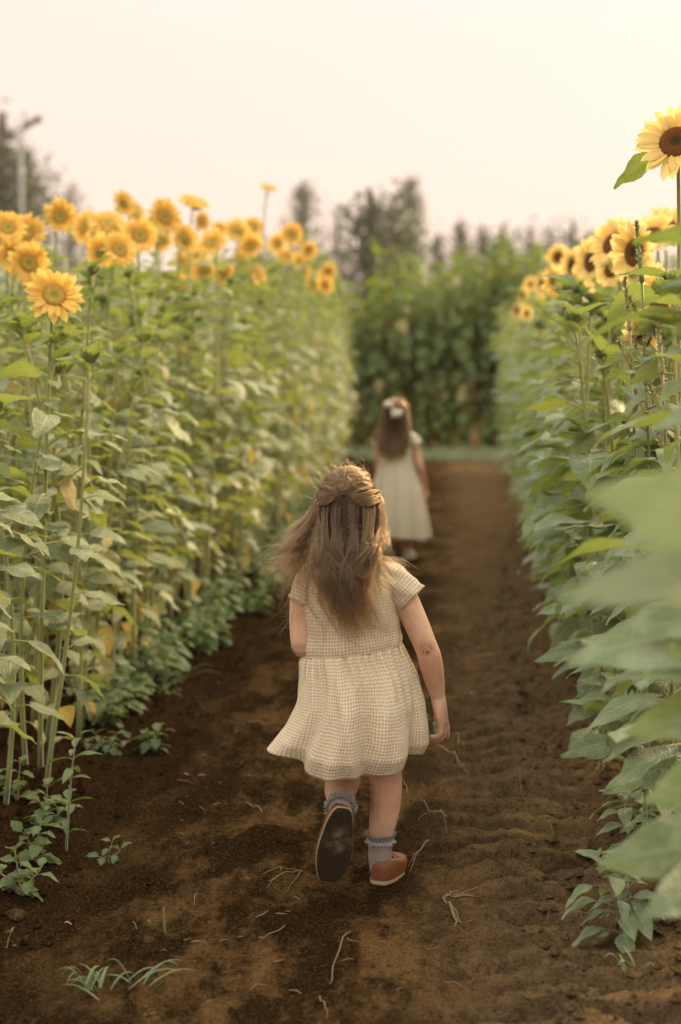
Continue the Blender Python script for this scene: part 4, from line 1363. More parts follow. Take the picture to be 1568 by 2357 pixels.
# long tips swinging to the right at the bottom
for k in range(26):
    x0 = r.uniform(-.03, .035)
    lock(S, r, [hp(x0 * 500, -10, 1.06), Vector((x0, BK, .80)), Vector((x0 + .008, BK - .006, .72)), Vector((x0 + .035 + r.gauss(0, .01), BK - .008, .655)), Vector((x0 + .075 + r.gauss(0, .02), BK - .006, r.uniform(.590, .625)))], 12, .007, .004, 22, .004, .16)
# thin dark locks hanging down to the waist
for k in range(9):
    x0 = r.uniform(-.07, .06)
    lock(S, r, [hp(x0 * 600, -20, 1.08), Vector((x0, BK, .78)), Vector((x0 - .01, BK - .004, .69)), Vector((x0 + .02 + r.gauss(0, .02), BK - .004, .62)), Vector((x0 + .035 + r.gauss(0, .025), BK - .004, r.uniform(.545, .59)))], 7, .003, .0015, 22, .003, .12)
# wind-blown hair to the left
for k in range(62):
    az = r.uniform(-125, -52); el = r.uniform(-25, 24)
    p0 = hp(az, el, 1.03); f = r.random()
    xe = -.090 - .140 * f ** 1.2 + r.gauss(0, .012); ze = .645 + .105 * f + r.gauss(0, .022)
    p1 = hp(az, el - 16, 1.22)
    p2 = Vector((-.088 - .030 * f, -.035 + r.gauss(0, .014), .80 + .012 * f + r.gauss(0, .008)))
    p3 = Vector((-.090 + (xe + .085) * .55, -.052 + r.gauss(0, .016), .755 + .022 * f + r.gauss(0, .010)))
    p4 = Vector((xe, -.060 + r.gauss(0, .022), ze))
    lock(S, r, [p0, p1, p2, p3, p4], 11, .006, .003, 20, .006, .25)
for k in range(16):   # upper streaming wisps
    p0 = hp(r.uniform(-125, -75), r.uniform(10, 40), 1.04)
    xe = -.155 + r.uniform(-.02, .03); ze = .80 + r.gauss(0, .014)
    lock(S, r, [p0, Vector((-.085, -.02, .872 + r.gauss(0, .010))), Vector((-.122, -.03, .835 + r.gauss(0, .008))), Vector((xe, -.035, ze))], 11, .007, .003, 18, .007, .30)
# tousled curls by the right cheek
for k in range(34):
    p0 = hp(r.uniform(75, 140), r.uniform(-10, 45), 1.04)
    a = Vector((.082 + r.gauss(0, .007), -.005 + r.gauss(0, .012), .850 + r.gauss(0, .018)))
    b = Vector((.072 + r.gauss(0, .012), -.050 + r.gauss(0, .012), .812 + r.gauss(0, .013)))
    c = Vector((.030 + r.gauss(0, .018), -.098 + r.gauss(0, .006), .795 + r.gauss(0, .016)))
    d = Vector((.028 + r.gauss(0, .018), BK - .004, r.uniform(.66, .76)))
    lock(S, r, [p0, a, b] + ([c, d] if r.random() < .65 else [c]), 10, .006, .003, 20, .006, .2)
for k in range(10):   # hair across the right shoulder
    lock(S, r, [hp(r.uniform(70, 110), -20, 1.05), Vector((.070, -.035, .80)), Vector((.085, -.05, .782)), Vector((.118 + r.gauss(0, .015), -.055, .770 + r.gauss(0, .006))), Vector((.150 + r.gauss(0, .02), -.05, .745 + r.gauss(0, .008)))], 7, .005, .003, 18, .004, .15)
# flyaway hairs
FLY = []
for k in range(300):
    az = r.uniform(-180, 180); el = r.uniform(-20, 88)
    p0 = hp(az, el, 1.08); n_ = (p0 - C).normalized()
    L_ = r.uniform(.008, .030)
    p1 = p0 + n_ * L_ * .35 + Vector((r.gauss(0, .010), r.gauss(0, .008), r.gauss(0, .008)))
    p2 = p1 + n_ * L_ * .2 + Vector((-.008 + r.gauss(0, .018), r.gauss(0, .008), r.gauss(0, .012)))
    FLY.append(catmull([p0, p1, p2], 9))
for k in range(220):
    p0 = Vector((r.uniform(-.12, .06), -.09 + r.gauss(0, .02), r.uniform(.66, .86)))
    d = Vector((r.gauss(-.02, .03), r.gauss(-.01, .01), -r.uniform(.02, .09)))
    FLY.append(catmull([p0, p0 + d * .5 + Vector((r.gauss(0, .01), 0, r.gauss(0, .008))), p0 + d + Vector((r.gauss(0, .018), 0, 0))], 10))
hair = hair_object(girl, S, 'hair', .00038)
hair_object(hair, FLY, 'hair', .00022, 'flyaway_hair')
capm = MB()
def capfn(d, p):
    if d.y > .25 and d.z < .62: return p * .90
    return p
ellipsoid(capm, C, (.0735, .086, .0955), 26, 20, lambda d, p: capfn(d, p) if d.z > -.35 else p * .82)
link('scalp', capm.mesh('scalp', M['cap']), hair)
# small braid from the tie, with its two clasps
br = MB()
for s_ in range(3):
    P = []; rr = []
    for i in range(46):
        t = i / 45; ph_ = t * 6.28 * 5.0 + s_ * 2.094
        P.append(Vector((TIE.x + .004 + .006 * t + .0036 * math.sin(ph_), min(TIE.y - .004 - .002 * t, TIE.y) + (BK + .003 - TIE.y) * min(1, t * 1.2) + .0022 * math.sin(2 * ph_), TIE.z - .004 - .180 * t)))
        rr.append((.0038 - .0014 * t) * (.75 + .25 * abs(math.sin(ph_))))
    V, F, U = tube(P, rr, 8); br.add(V, F)
link('braid', br.mesh('braid', M['cap']), hair)
for z in (TIE.z - .003, TIE.z - .183):
    cl = MB(); V, F, U = tube([(TIE.x + .002 + (0 if z > .85 else .008), (TIE.y - .006 if z > .85 else BK - .003), z + .003), (TIE.x + .002 + (0 if z > .85 else .008), (TIE.y - .006 if z > .85 else BK - .003), z - .003)], .0055, 12); cl.add(V, F)
    link('hair_tie', cl.mesh('hair_tie', M['clasp' if z < .85 else 'cap']), hair)

# =================================================================== girl further up the path in the long cream dress
G2X, G2Y = -.325, 9.15
g2 = empty('person', Matrix.Translation((G2X, G2Y, gz(G2X, G2Y))))
tag(g2, 'person in long cream dress with white hair bow, walking away further up the path', 'person')
mb = MB(); H2 = (-.01, .0, .945)
q2 = head_geo(mb, H2, .98, R(-6))
limb(mb, [(0, 0, .78, .040), (-.004, .0, .85, .032), (-.01, 0, .90, .035)])
rings_closed(mb, [(.45, 0, 0, .085, .066), (.52, 0, 0, .095, .072), (.62, 0, 0, .086, .064), (.72, 0, 0, .092, .064), (.79, 0, 0, .090, .052), (.82, 0, 0, .05, .04)])
limb(mb, [(.080, 0, .790, .032), (.105, 0, .765, .032), (.130, .0, .68, .029), (.152, -.01, .60, .025), (.172, .03, .525, .020), (.186, .055, .465, .016)])
hand_geo(mb, (.188, .06, .455), (.2, .15, -1), (-1, .2, 0), .95, (.3, .4, .4, .5, .3), 1)
limb(mb, [(-.080, 0, .790, .032), (-.100, 0, .76, .031), (-.115, .0, .67, .028), (-.118, .02, .59, .024), (-.112, .06, .52, .019), (-.105, .085, .46, .016)])
hand_geo(mb, (-.104, .09, .45), (.05, .3, -1), (1, .2, 0), .95, (.3, .4, .4, .5, .3), -1)
limb(mb, [(.050, 0, .47, .066), (.058, .02, .34, .050), (.062, .02, .26, .040), (.064, 0, .17, .034), (.068, 0, .08, .024), (.068, 0, .05, .024)])
limb(mb, [(.068, 0, .035, .023), (.074, .05, .025, .02), (.08, .1, .02, .018)])
limb(mb, [(-.050, 0, .47, .066), (-.052, .05, .36, .050), (-.055, .09, .28, .040), (-.055, .05, .20, .034), (-.055, .0, .12, .024), (-.055, -.02, .09, .023)])
limb(mb, [(-.055, -.02, .075, .023), (-.055, .02, .05, .02), (-.055, .06, .02, .017)])
b2 = link('body', skin_mesh(mb, .005, M['skin_plain']), g2)
face_parts(b2, q2, .98, R(-6))
shoe(g2, Matrix.Translation((.068, -.034, 0)) @ Matrix.Rotation(R(-12), 4, 'Z'), 'white_leather', 1, .16)
shoe(g2, Matrix.Translation((-.055, -.058, .040)) @ Matrix.Rotation(R(-28), 4, 'X'), 'white_leather', -1, .16)
d2 = MB()
keys = [(.835, 0, 0, .058, .045, 0), (.815, 0, 0, .085, .055, 0), (.77, 0, 0, .100, .070, 0), (.70, 0, -.002, .104, .078, 0), (.62, 0, -.006, .112, .086, 0), (.45, .005, -.014, .158, .120, 0), (.28, .008, -.02, .190, .145, 0), (.14, .010, -.02, .208, .158, 0)]
rg = interp_rings(keys, 50)
def dfold(p, a, t, rx, ry, cx, cy):
    d = max(0, t - .15) * (.016 * math.sin(a * 9 + 1) + .008 * math.sin(a * 17 + t * 2))
    p.x += d * math.cos(a); p.y += d * math.sin(a); p.z += .01 * t ** 4 * math.sin(a * 3); return p
rings_open(d2, rg, 140, lambda a, i: a, [k_[0] for k_ in rg], dfold)
dr2 = link('dress', d2.mesh('dress', M['linen']), g2)
md = dr2.modifiers.new('hem', 'SOLIDIFY'); md.thickness = .003; md.offset = -1
sleeve((.065, 0, .797), (.135, 0, .735), .040, .044, dr2, mat='linen')
sleeve((-.065, 0, .797), (-.125, 0, .725), .040, .044, dr2, mat='linen')
S = []; r = random.Random(5); C = Vector(H2)
for k in range(170):
    az = r.uniform(-140, 140); el = r.uniform(-20, 85)
    p0 = hp(az, el, 1.03)
    x1 = max(-1, min(1, az / 90)) * .085
    p1 = hp(az * .9, min(el, 15) - 10, 1.16)
    p2 = Vector((x1 * 1.1 - .01, -.085, .80)); p3 = Vector((x1 * .85 - .02, -.105, .70 + r.gauss(0, .02)))
    p4 = Vector((x1 * .45 - .02 + r.gauss(0, .012), -.115, r.uniform(.60, .68) + abs(x1) * .8))
    lock(S, r, [p0, hp(az * .95, el * .6, 1.12), p1, p2, p3, p4], 16, .010, .006, 18, .004, .15)
for k in range(40):
    lock(S, r, [hp(r.uniform(-130, -80), r.uniform(-10, 30), 1.04), Vector((-.10, -.03, .86)), Vector((-.125 + r.gauss(0, .01), -.04, .80)), Vector((-.14 + r.gauss(0, .015), -.04, r.uniform(.70, .78)))], 10, .008, .005, 14, .006, .25)
hair2 = hair_object(g2, S, 'hair_b', .0006)
capm = MB(); ellipsoid(capm, C, (.073, .085, .094), 26, 20, lambda d, p: capfn(d, p) if d.z > -.35 else p * .82)
link('scalp', capm.mesh('scalp', M['cap']), hair2)
bw = MB()
bc = hp(-5, 14, 1.24)
for sg, tiltz in ((-1, .022), (1, -.020)):
    ellipsoid(bw, bc + Vector((sg * .032, -.006, tiltz * 1.3)), (.030, .013, .022), 14, 10)
ellipsoid(bw, bc + Vector((0, -.010, 0)), (.010, .010, .012), 10, 8)
for sg in (-.3, .9):
    V, F, U = tube([bc, bc + Vector((.012 * sg, -.012, -.03)), bc + Vector((.026 * sg + .01, -.012, -.055))], [.006, .009, .011], 8); bw.add(V, F)
link('hair_bow', bw.mesh('hair_bow', M['bow']), hair2)

# ------------------------------------------------------------------ weeds, grass and straw
rw = random.Random(3)
WLEAF = {'oval': [leaf_geo(rw, .35, 30, 5, -35, 15, .33, .04, serr=.10, base=.6, lobes=.06) for _ in range(4)],
         'lance': [leaf_geo(rw, .15, 45, 10, -30, 20, .17, .02, base=.75, lobes=0) for _ in range(4)],
         'spear': [leaf_geo(rw, .55, 35, 0, -45, 12, .28, .03, base=.62, lobes=.02) for _ in range(4)]}
WMESH = {}
def wleaf(kind, i, mat, stem):
    if (kind, i, mat, stem) not in WMESH: WMESH[(kind, i, mat, stem)] = WLEAF[kind][i].mesh('leaf', [M[mat], M[stem]])
    return WMESH[(kind, i, mat, stem)]
def weed(base, stems, kind, label, group=None, mat='weed', stem='stem_weed', pairs=6, ls=(.05, .03), r=None, hero=True, srad=.0028, name='weed_plant', cat='weed'):
    """stems: list of tip offsets"""
    r = r or rw
    p = empty(name, Matrix.Translation(base)); tag(p, label, cat, group)
    fol = MB()
    for tip in stems:
        tip = Vector(tip)
        P = catmull([(0, 0, -.01), tip * .5 + Vector((tip.y * .1, -tip.x * .1, tip.z * .08)), tip], 8)
        V, F, U = tube(P, [srad * (1 - .6 * i / 7) for i in range(8)], 6)
        link('stem', MB().add(V, F, 0, U).mesh('stem', M[stem]), p)
        for k in range(pairs):
            t = .15 + .83 * k / max(pairs - 1, 1)
            a = k * 1.57 + r.uniform(-.3, .3)
            for s_ in (0, math.pi):
                L = (ls[0] + (ls[1] - ls[0]) * t) * r.uniform(.75, 1.2)
                Mx = Matrix.Translation(stem_at(P, t)) @ rot(a + s_, R(r.uniform(-20, 20) + 25 * (t > .85)), r.gauss(0, .3)) @ Matrix.Scale(L, 4)
                i = r.randrange(4)
                if hero: link('leaf', wleaf(kind, i, mat, stem), p, Mx)
                else:
                    g = WLEAF[kind][i]; o = len(fol.v)
                    fol.v.extend([tuple(Mx @ Vector(q_)) for q_ in g.v]); fol.f.extend([tuple(j + o for j in f) for f in g.f]); fol.m.extend(g.m); fol.uv.extend(g.uv)
    if not hero: link('foliage', fol.mesh('foliage', [M[mat], M[stem]]), p)['kind'] = 'stuff'
    return p
def gp(u, v):
    """ground point seen at (u, v)"""
    d = _cb @ Vector(((u - 784) / 3273.6, (1178.5 - v) / 3273.6, -1.0))
    x, y = 0, 3
    for _ in range(4):
        s_ = (gz(x, y) - CAM_H) / d.z; x, y = d.x * s_, d.y * s_
    return Vector((x, y, gz(x, y)))
G = gp(152, 1960)
weed(G, [(.03, .0, .285)], 'lance', 'tall upright weed with narrow leaves at the foot of the left bed', 'weeds along the left bed', pairs=9, ls=(.075, .055), srad=.0035)
weed(gp(85, 1985), [(.02, -.02, .115), (-.03, 0, .07)], 'oval', 'nettle-like weed clump with rounded toothed leaves beside the tall narrow weed', 'weeds along the left bed', pairs=5, ls=(.055, .035))
weed(gp(50, 2060), [(-.01, -.01, .10), (.045, 0, .06), (-.05, .0, .05)], 'oval', 'low nettle-like weed clump, lowest at the left picture edge', 'weeds along the left bed', pairs=4, ls=(.05, .035))
weed(gp(110, 1900), [(.0, 0, .10), (.05, .02, .05), (-.04, .03, .07)], 'oval', 'purple-tipped weed clump behind the tall narrow weed', 'weeds along the left bed', pairs=4, ls=(.05, .035))
weed(gp(248, 1985), [(.012, 0, .055), (-.012, -.02, .022), (.03, .01, .030)], 'oval', 'small seedling with round leaves alone on the bare soil', 'weeds along the left bed', pairs=3, ls=(.035, .028), srad=.0018)
weed(gp(240, 1730), [(-.07, 0, .03), (-.03, .02, .05), (.03, .03, .05), (.09, .0, .04)], 'oval', 'creeping weed patch by the stems, the nearer of two', 'weeds along the left bed', pairs=5, ls=(.034, .028), srad=.0018)
weed(gp(348, 1725), [(-.02, 0, .05), (.03, .0, .07), (.0, .05, .04)], 'oval', 'creeping weed patch with one dark broad leaf, the farther of two', 'weeds along the left bed', pairs=4, ls=(.045, .035), srad=.0018)
weed(gp(40, 1830), [(.01, 0, .10), (-.03, .0, .06)], 'oval', 'wilting weed with drooping leaves under the first sunflower stem', 'weeds along the left bed', pairs=4, ls=(.05, .03))
weed(gp(15, 2180), [(.01, 0, .03)], 'lance', 'tiny sprout at the left picture edge', 'weeds along the left bed', pairs=2, ls=(.022, .02), srad=.0012)
for k in range(46):
    y = 4.6 + 10.5 * (k / 45) ** 1.25
    x = float(left_edge(y)) + rw.uniform(.02, .32) * min(1, .55 + k * .02)
    st = [(rw.gauss(0, .07), rw.gauss(0, .07), rw.uniform(.06, .20)) for _ in range(4)]
    weed((x, y, gz(x, y)), st, 'oval' if rw.random() < .7 else 'spear', 'low green weed, %s one up the path at the edge of the left bed' % ordinal(k + 1), 'low weeds edging the left bed', pairs=5, ls=(.075, .055), hero=y < 5.4)
# red-stemmed pigweed along the right bed
RW = [((1490, 1915), (1390, 1560), .0045, 'red-stemmed pigweed leaning out over the wheel rut'),
      ((1530, 1790), (1330, 1260), .0045, 'tall pigweed with a pale flower spike standing among the right bed leaves'),
      ((1500, 1990), (1420, 1830), .003, 'short pigweed low on the right bank'),
      ((1440, 2180), (1390, 1990), .003, 'small pigweed with few leaves at the foot of the right bank'),
      ((1560, 2080), (1480, 1700), .004, 'bushy pigweed behind the blurred leaves at the right bank')]
for (bu, bv), (tu, tv), sr, lab in RW:
    b = gp(bu, bv); t_ = pt(tu, tv, b.y - .02)
    o = weed(b, [t_ - b, (t_ - b) * .75 + Vector((.05, .06, -.02))], 'spear', lab, 'pigweed along the right bed', mat='leaf_right', stem='stem_red', pairs=8, ls=(.085, .05), srad=sr)
# green amaranth spikes by the right flowers
SP = MB(); r9 = random.Random(6)
def spike(base, tip, label):
    p = empty('amaranth_plant', Matrix.Translation(base)); tag(p, label, 'weed', 'green amaranth in the right bed')
    T = Vector(tip) - Vector(base)
    P = catmull([(0, 0, 0), T * .5 + Vector((.02, 0, 0)), T], 14)
    V, F, U = tube(P, [.006 * (1 - .5 * i / 13) for i in range(14)], 6); link('stem', MB().add(V, F, 0, U).mesh('stem', M['stem_weed']), p)
    for k, (t, L, az) in enumerate(((1.0, .13, 0), (.93, .07, 2.8), (.90, .06, .4), (.86, .055, 3.6), (.82, .05, 1.2), (.78, .06, 2.9))):
        b = MB(); ln = 16
        B = stem_at(P, t); dv = Vector((math.cos(az) * .6, math.sin(az) * .3, 1)).normalized() if k else Vector((-.12, 0, 1)).normalized()
        Q = [B + dv * (L * i / ln) for i in range(ln + 1)]
        V, F, U = tube(Q, [.0055 * (1 - .75 * (i / ln) ** 1.5) * (1 + .25 * (i % 2)) for i in range(ln + 1)], 8); b.add(V, F, 0, [(.5, .5)] * len(V))
        bractn = int(L * 1600)
        for j in range(bractn):
            c = B + dv * (L * r9.random()); a = r9.random() * 6.28
            Mx = Matrix.Translation(c) @ rot(a, R(r9.uniform(25, 60)), 0) @ Matrix.Scale(r9.uniform(.010, .018), 4)
            b.add([(0, -.2, 0), (0, .2, 0), (1, 0, 0)], [(0, 1, 2)], 0, [(.5, .5)] * 3, Mx)
        link('flower_spike', b.mesh('flower_spike', M['stem']), p)
    for k in range(16):
        t = .3 + .6 * k / 16
        link('leaf', wleaf('spear', r9.randrange(4), 'leaf_right', 'stem_weed'), p, Matrix.Translation(stem_at(P, t)) @ rot(k * 2.4, R(r9.uniform(-15, 15)), 0) @ Matrix.Scale(.085 * r9.uniform(.8, 1.2), 4))
for (u, v, d, lab) in ((1478, 590, 3.3, 'tall green amaranth spike in front of the overlapping lemon blooms'), (1450, 700, 3.6, 'shorter green amaranth spike beside the tall one'), (1525, 800, 3.1, 'green amaranth among leaves under the deep yellow blooms')):
    T = pt(u, v + 60, d); x = T.x + .03
    spike((x, d, gz(x, d)), T, lab)

# grass tufts in the near soil
def grass_tuft(c, blades, label):
    p = empty('grass_tuft', Matrix.Translation(c)); tag(p, label, 'grass tuft', 'grass tufts on the bare soil')
    for (dx, dy, h, L, w) in blades:
        mb = MB(); V = []; U = []; n = 7
        hd = Vector((dx, dy, 0)); hd = hd.normalized() if hd.length else Vector((1, 0, 0)); sd_ = Vector((-hd.y, hd.x, 0))
        for i in range(n):
            t = i / (n - 1)
            c_ = hd * (L * t) + Vector((0, 0, h * math.sin(math.pi * min(t * .72, 1)) ))
            ww = w * (1 - t) ** .6 * (.5 + min(t * 4, .5))
            for j in (-1, 0, 1): V.append(c_ + sd_ * (j * ww) + Vector((0, 0, abs(j) * ww * .5))); U.append((j, t))
        F = [(i * 3 + j, (i + 1) * 3 + j, (i + 1) * 3 + j + 1, i * 3 + j + 1)[::-1] for i in range(n - 1) for j in (0, 1)]
        bo = Vector((rg_.gauss(0, .018), rg_.gauss(0, .018), 0)); V = [q_ + bo for q_ in V]
        mb.add(V, F, 0, U); link('blade', mb.mesh('blade', M['grass']), p)
rg_ = random.Random(8)
def blades(n, Lm):
    return [(rg_.gauss(0, 1), rg_.gauss(0, 1), rg_.uniform(.012, .06), Lm * rg_.uniform(.5, 1.1), rg_.uniform(.0028, .005)) for _ in range(n)]
grass_tuft(gp(215, 2285), blades(13, .085), 'flattened grass tuft at the bottom, the outer one')
grass_tuft(gp(310, 2265), [(a_ + .9, b_, h_ * .8, l_ * 1.15, w_) for a_, b_, h_, l_, w_ in blades(8, .085)], 'grass tuft at the bottom with blades bent towards the path')
grass_tuft(gp(370, 2140), blades(3, .02), 'tiny grass sprout on the trampled soil')
grass_tuft(gp(1000, 1695), blades(7, .035), 'small green tuft beside the hand of the running figure')
grass_tuft(gp(380, 1600), blades(8, .16), 'long-bladed grass arching out from the left bed')
grass_tuft(gp(410, 1560), blades(9, .18), 'taller grass clump behind the arching blades of the left bed')
grass_tuft(gp(1470, 2240), blades(5, .05), 'sparse grass sprout on the right bank')

# straw, roots and twigs on the path
M['straw'] = flat('dry_straw', (.21, .14, .075), .8, .2)
M['petal_bit'] = flat('pink_petal_bit', (.55, .22, .28), .7)
def straw(u0, v0, u1, v1, rad, label, forks=(), name='straw_stalk', cat='straw', mat='straw', bend=.01):
    rad *= .72
    A, B = gp(u0, v0), gp(u1, v1); r_ = random.Random(int(u0 * 31 + v0))
    p = MB()
    def strand(a, b, ra, k):
        n = 7; P = []
        dv = b - a; sv = Vector((-dv.y, dv.x, 0)).normalized() if dv.length else Vector((1, 0, 0))
        for i in range(n):
            t = i / (n - 1); c = a.lerp(b, t) + sv * (bend * k * math.sin(math.pi * t)) + Vector((r_.gauss(0, .0012), r_.gauss(0, .0012), 0))
            P.append(Vector((c.x, c.y, gz(c.x, c.y) + ra * .6 + .004 * math.sin(math.pi * t))))
        V, F, U = tube(P, [ra * (1 - .5 * i / (n - 1)) for i in range(n)], 6); p.add(V, F, 0, U)
    strand(A, B, rad, r_.uniform(-1, 1))
    for (fu, fv, tu, tv) in forks: strand(gp(fu, fv), gp(tu, tv), rad * .65, r_.uniform(-1, 1))
    A0 = A
    for i, v in enumerate(p.v): p.v[i] = (v[0] - A0.x, v[1] - A0.y, v[2] - A0.z)
    o = link(name, p.mesh(name, M[mat]), None, Matrix.Translation(A0)); tag(o, label, cat, 'dry straw and roots lying on the path')
straw(1020, 2065, 1050, 2165, .0045, 'pulled-up root stub with a burst of fine roots behind the standing shoe',
      [(1020, 2065, 1100, 2050), (1020, 2065, 1085, 2062), (1020, 2065, 1095, 2075), (1030, 2070, 1070, 2045), (1025, 2070, 1065, 2130), (1030, 2085, 1060, 2125), (1040, 2060, 1090, 2066), (1035, 2060, 1060, 2042)], 'root_stub', 'root')
straw(1005, 1715, 1080, 1775, .0045, 'forked dry stick beside the hem of the gingham dress', [(1040, 1745, 1055, 1715), (1055, 1715, 1045, 1700), (1055, 1715, 1068, 1722)], 'forked_stick', 'stick')
straw(805, 2145, 760, 2265, .0028, 'long thin straw lying along the path below the raised shoe', [(800, 2160, 828, 2175)])
straw(655, 2140, 598, 2158, .0022, 'short thin straw below and beside the raised shoe')
straw(735, 2295, 752, 2345, .0022, 'straw near the bottom edge of the path')
straw(695, 2005, 620, 2030, .003, 'branching dry root beside the raised shoe', [(680, 2000, 605, 2012), (650, 2005, 655, 1988), (640, 2015, 615, 2045), (695, 2005, 660, 2045)], 'dry_root', 'root')
straw(985, 1935, 945, 1990, .003, 'dry stalk right behind the standing shoe', [(965, 1965, 940, 1985)])
straw(1030, 1880, 960, 1855, .0026, 'dry stalk beside the standing calf', [(1000, 1865, 1030, 1895), (990, 1870, 960, 1868)])
straw(605, 1870, 565, 1845, .0032, 'pale straw piece on the trodden middle of the path')
straw(940, 1815, 920, 1790, .0028, 'short bent stalk behind the knees')
straw(1085, 1600, 1095, 1625, .004, 'short pale straw beside the pointing finger')
straw(1020, 2258, 1075, 2275, .0022, 'thin straw low in the wheel rut')
straw(450, 2060, 447, 2085, .002, 'tiny white straw chip on dark soil')
straw(1160, 1590, 1215, 1580, .003, 'straw lying across the wheel rut')
straw(560, 1667, 655, 1662, .003, 'straight straw lying across the path beside the skirt')
straw(960, 1650, 1000, 1655, .003, 'pale straw chip past the skirt')
straw(575, 2280, 620, 2270, .0018, 'thin bent straw on the trampled footprints')
lit = MB()
for k in range(110):
    u = rw.uniform(330, 1330); v = rw.uniform(1330, 2340)
    if 640 < u < 1000 and v < 2060: u = rw.choice([rw.uniform(420, 620), rw.uniform(1030, 1330)])
    a = rw.uniform(-.9, .9); L = rw.uniform(8, 30) * (v - 870) / 1200; c0 = gp(u, v); c1 = gp(u + L * math.cos(a), v + L * .35 * math.sin(a))
    ra = rw.uniform(.0008, .0016)
    V, F, U = tube([c0 + Vector((0, 0, ra)), c0.lerp(c1, .5) + Vector((rw.gauss(0, .003), rw.gauss(0, .003), ra * 2)), c1 + Vector((0, 0, ra))], [ra, ra, ra * .6], 5); lit.add(V, F)
tag(link('straw_litter', lit.mesh('straw_litter', M['straw'])), 'tiny bits of pale straw scattered over the dark path', None, kind='stuff')
for (u, v, w_) in ((425, 1780, 'outer'), (455, 1785, 'middle'), (150, 2125, 'lowest'), (385, 1680, 'farthest')):
    straw(u, v, u + 16, v + 5, .0025, 'tiny pink fallen petal on dark soil by the left bed, the %s one' % w_, name='fallen_petal', cat='petal', mat='petal_bit')
b = MB(); ellipsoid(b, (0, 0, .008), (.022, .018, .014), 10, 7, lambda d, p: p * (1 + .15 * math.sin(d.x * 5 + d.y * 7)))
o = link('stone', b.mesh('stone', M['soil']), None, Matrix.Translation(gp(38, 2115))); tag(o, 'rounded earthy stone at the foot of the lowest weed clump', 'stone')

# grass strip where the path ends
mb = MB()
for i in range(9000):
    x = rw.uniform(-7, 7); y = rw.uniform(20.3, 23.4)
    a = rw.random() * 6.28; h = rw.uniform(.04, .13); w = .012
    dx, dy = math.cos(a) * w, math.sin(a) * w
    lx, ly = rw.gauss(0, .03), rw.gauss(0, .03); z = .0
    mb.add([(x - dx, y - dy, z), (x + dx, y + dy, z), (x + lx, y + ly, z + h)], [(0, 1, 2)], 0, [(0, 0), (0, 0), (0, 1)])
tag(link('grass', mb.mesh('grass', M['grass'])), 'strip of short grass across the end of the path', None, kind='stuff')

# ------------------------------------------------------------------ trees and light mast far off
def bark():
    m = N('bark'); co = m.n('TexCoord'); nz = m.noise(3, 4, co.outputs['Object'])
    return m.done(m.pbr(m.mix(nz, (.06, .042, .03), (.11, .08, .06)), .9, .1))
M['bark'] = bark()
M['tree_dark'] = leaf_material('evergreen_leaf', [(.030, .050, .022), (.045, .065, .028), (.06, .075, .035)], (.09, .11, .03), .25, vein=(.06, .08, .03))
M['tree_light'] = leaf_material('poplar_leaf', [(.060, .075, .032), (.085, .095, .042), (.105, .11, .055)], (.17, .17, .05), .3, vein=(.1, .1, .05))
def tree(x, y, H, kind, label, width=.22, seed=1, n=4200, leaf=.16):
    r = random.Random(seed)
    p = empty('tree', Matrix.Translation((x, y, 0))); tag(p, label, 'tree', 'trees along the horizon')
    t = MB(); top = H * (.97 if kind != 'bush' else .6)
    V, F, U = tube([(0, 0, -.2), (r.gauss(0, .1), 0, H * .3), (r.gauss(0, .15), r.gauss(0, .1), H * .65), (0, 0, top)], [H * .018, H * .014, H * .008, H * .002], 8); t.add(V, F)
    cr = MB(); tips = []
    nb = 70 if kind != 'conifer' else 110
    for i in range(nb):
        z = H * (.14 + .80 * (i / nb)); k = i / nb
        a = i * 2.4 + r.uniform(-.4, .4)
        if kind == 'conifer': L = H * width * (1 - k) ** .85 * r.uniform(.7, 1.1) + .1; el = R(-12 + 30 * k)
        elif kind == 'poplar': L = H * width * min(1, k * 4 + .3) * (1 - k) ** .7 * r.uniform(.6, 1.15); el = R(38)
        else: L = H * width * math.sqrt(max(0, 1 - (k * 1.5 - .55) ** 2)) * r.uniform(.7, 1.15); el = R(20)
        B = Vector((0, 0, z * (.62 if kind == 'bush' else 1))); d = Vector((math.cos(a) * math.cos(el), math.sin(a) * math.cos(el), math.sin(el)))
        if kind == 'poplar': L *= 1.2
        E = B + d * L
        if E.z > H: E.z = H - r.random() * .3
        V, F, U = tube([B, B.lerp(E, .5) + Vector((0, 0, .03 * L)), E], [H * .0045, H * .003, H * .001], 5); t.add(V, F)
        tips.append((B, E))
    for i in range(n):
        B, E = tips[r.randrange(len(tips))]
        f = .12 + .9 * r.random() ** .75
        c = B.lerp(E, f) + Vector((r.gauss(0, 1), r.gauss(0, 1), r.gauss(0, 1))) * H * (.018 if kind != 'bush' else .035)
        s_ = leaf * r.uniform(.6, 1.4)
        Mx = Matrix.Translation(c) @ rot(r.random() * 6.28, r.uniform(-1.2, 1.2), r.random() * 3) @ Matrix.Scale(s_, 4)
        cr.add([(0, 0, 0), (.5, -.33, .05), (1, 0, -.08), (.5, .33, .05)], [(0, 1, 2, 3)], 0, [(0, 0), (-1, .5), (0, 1), (1, .5)], Mx)
    link('trunk', t.mesh('trunk', M['bark']), p)
    link('crown', cr.mesh('crown', M['tree_dark' if kind in ('conifer', 'bush') else 'tree_light']), p)
def at_tree(u, v_top, d):
    T = pt(u, v_top, d); return T.x, d, T.z
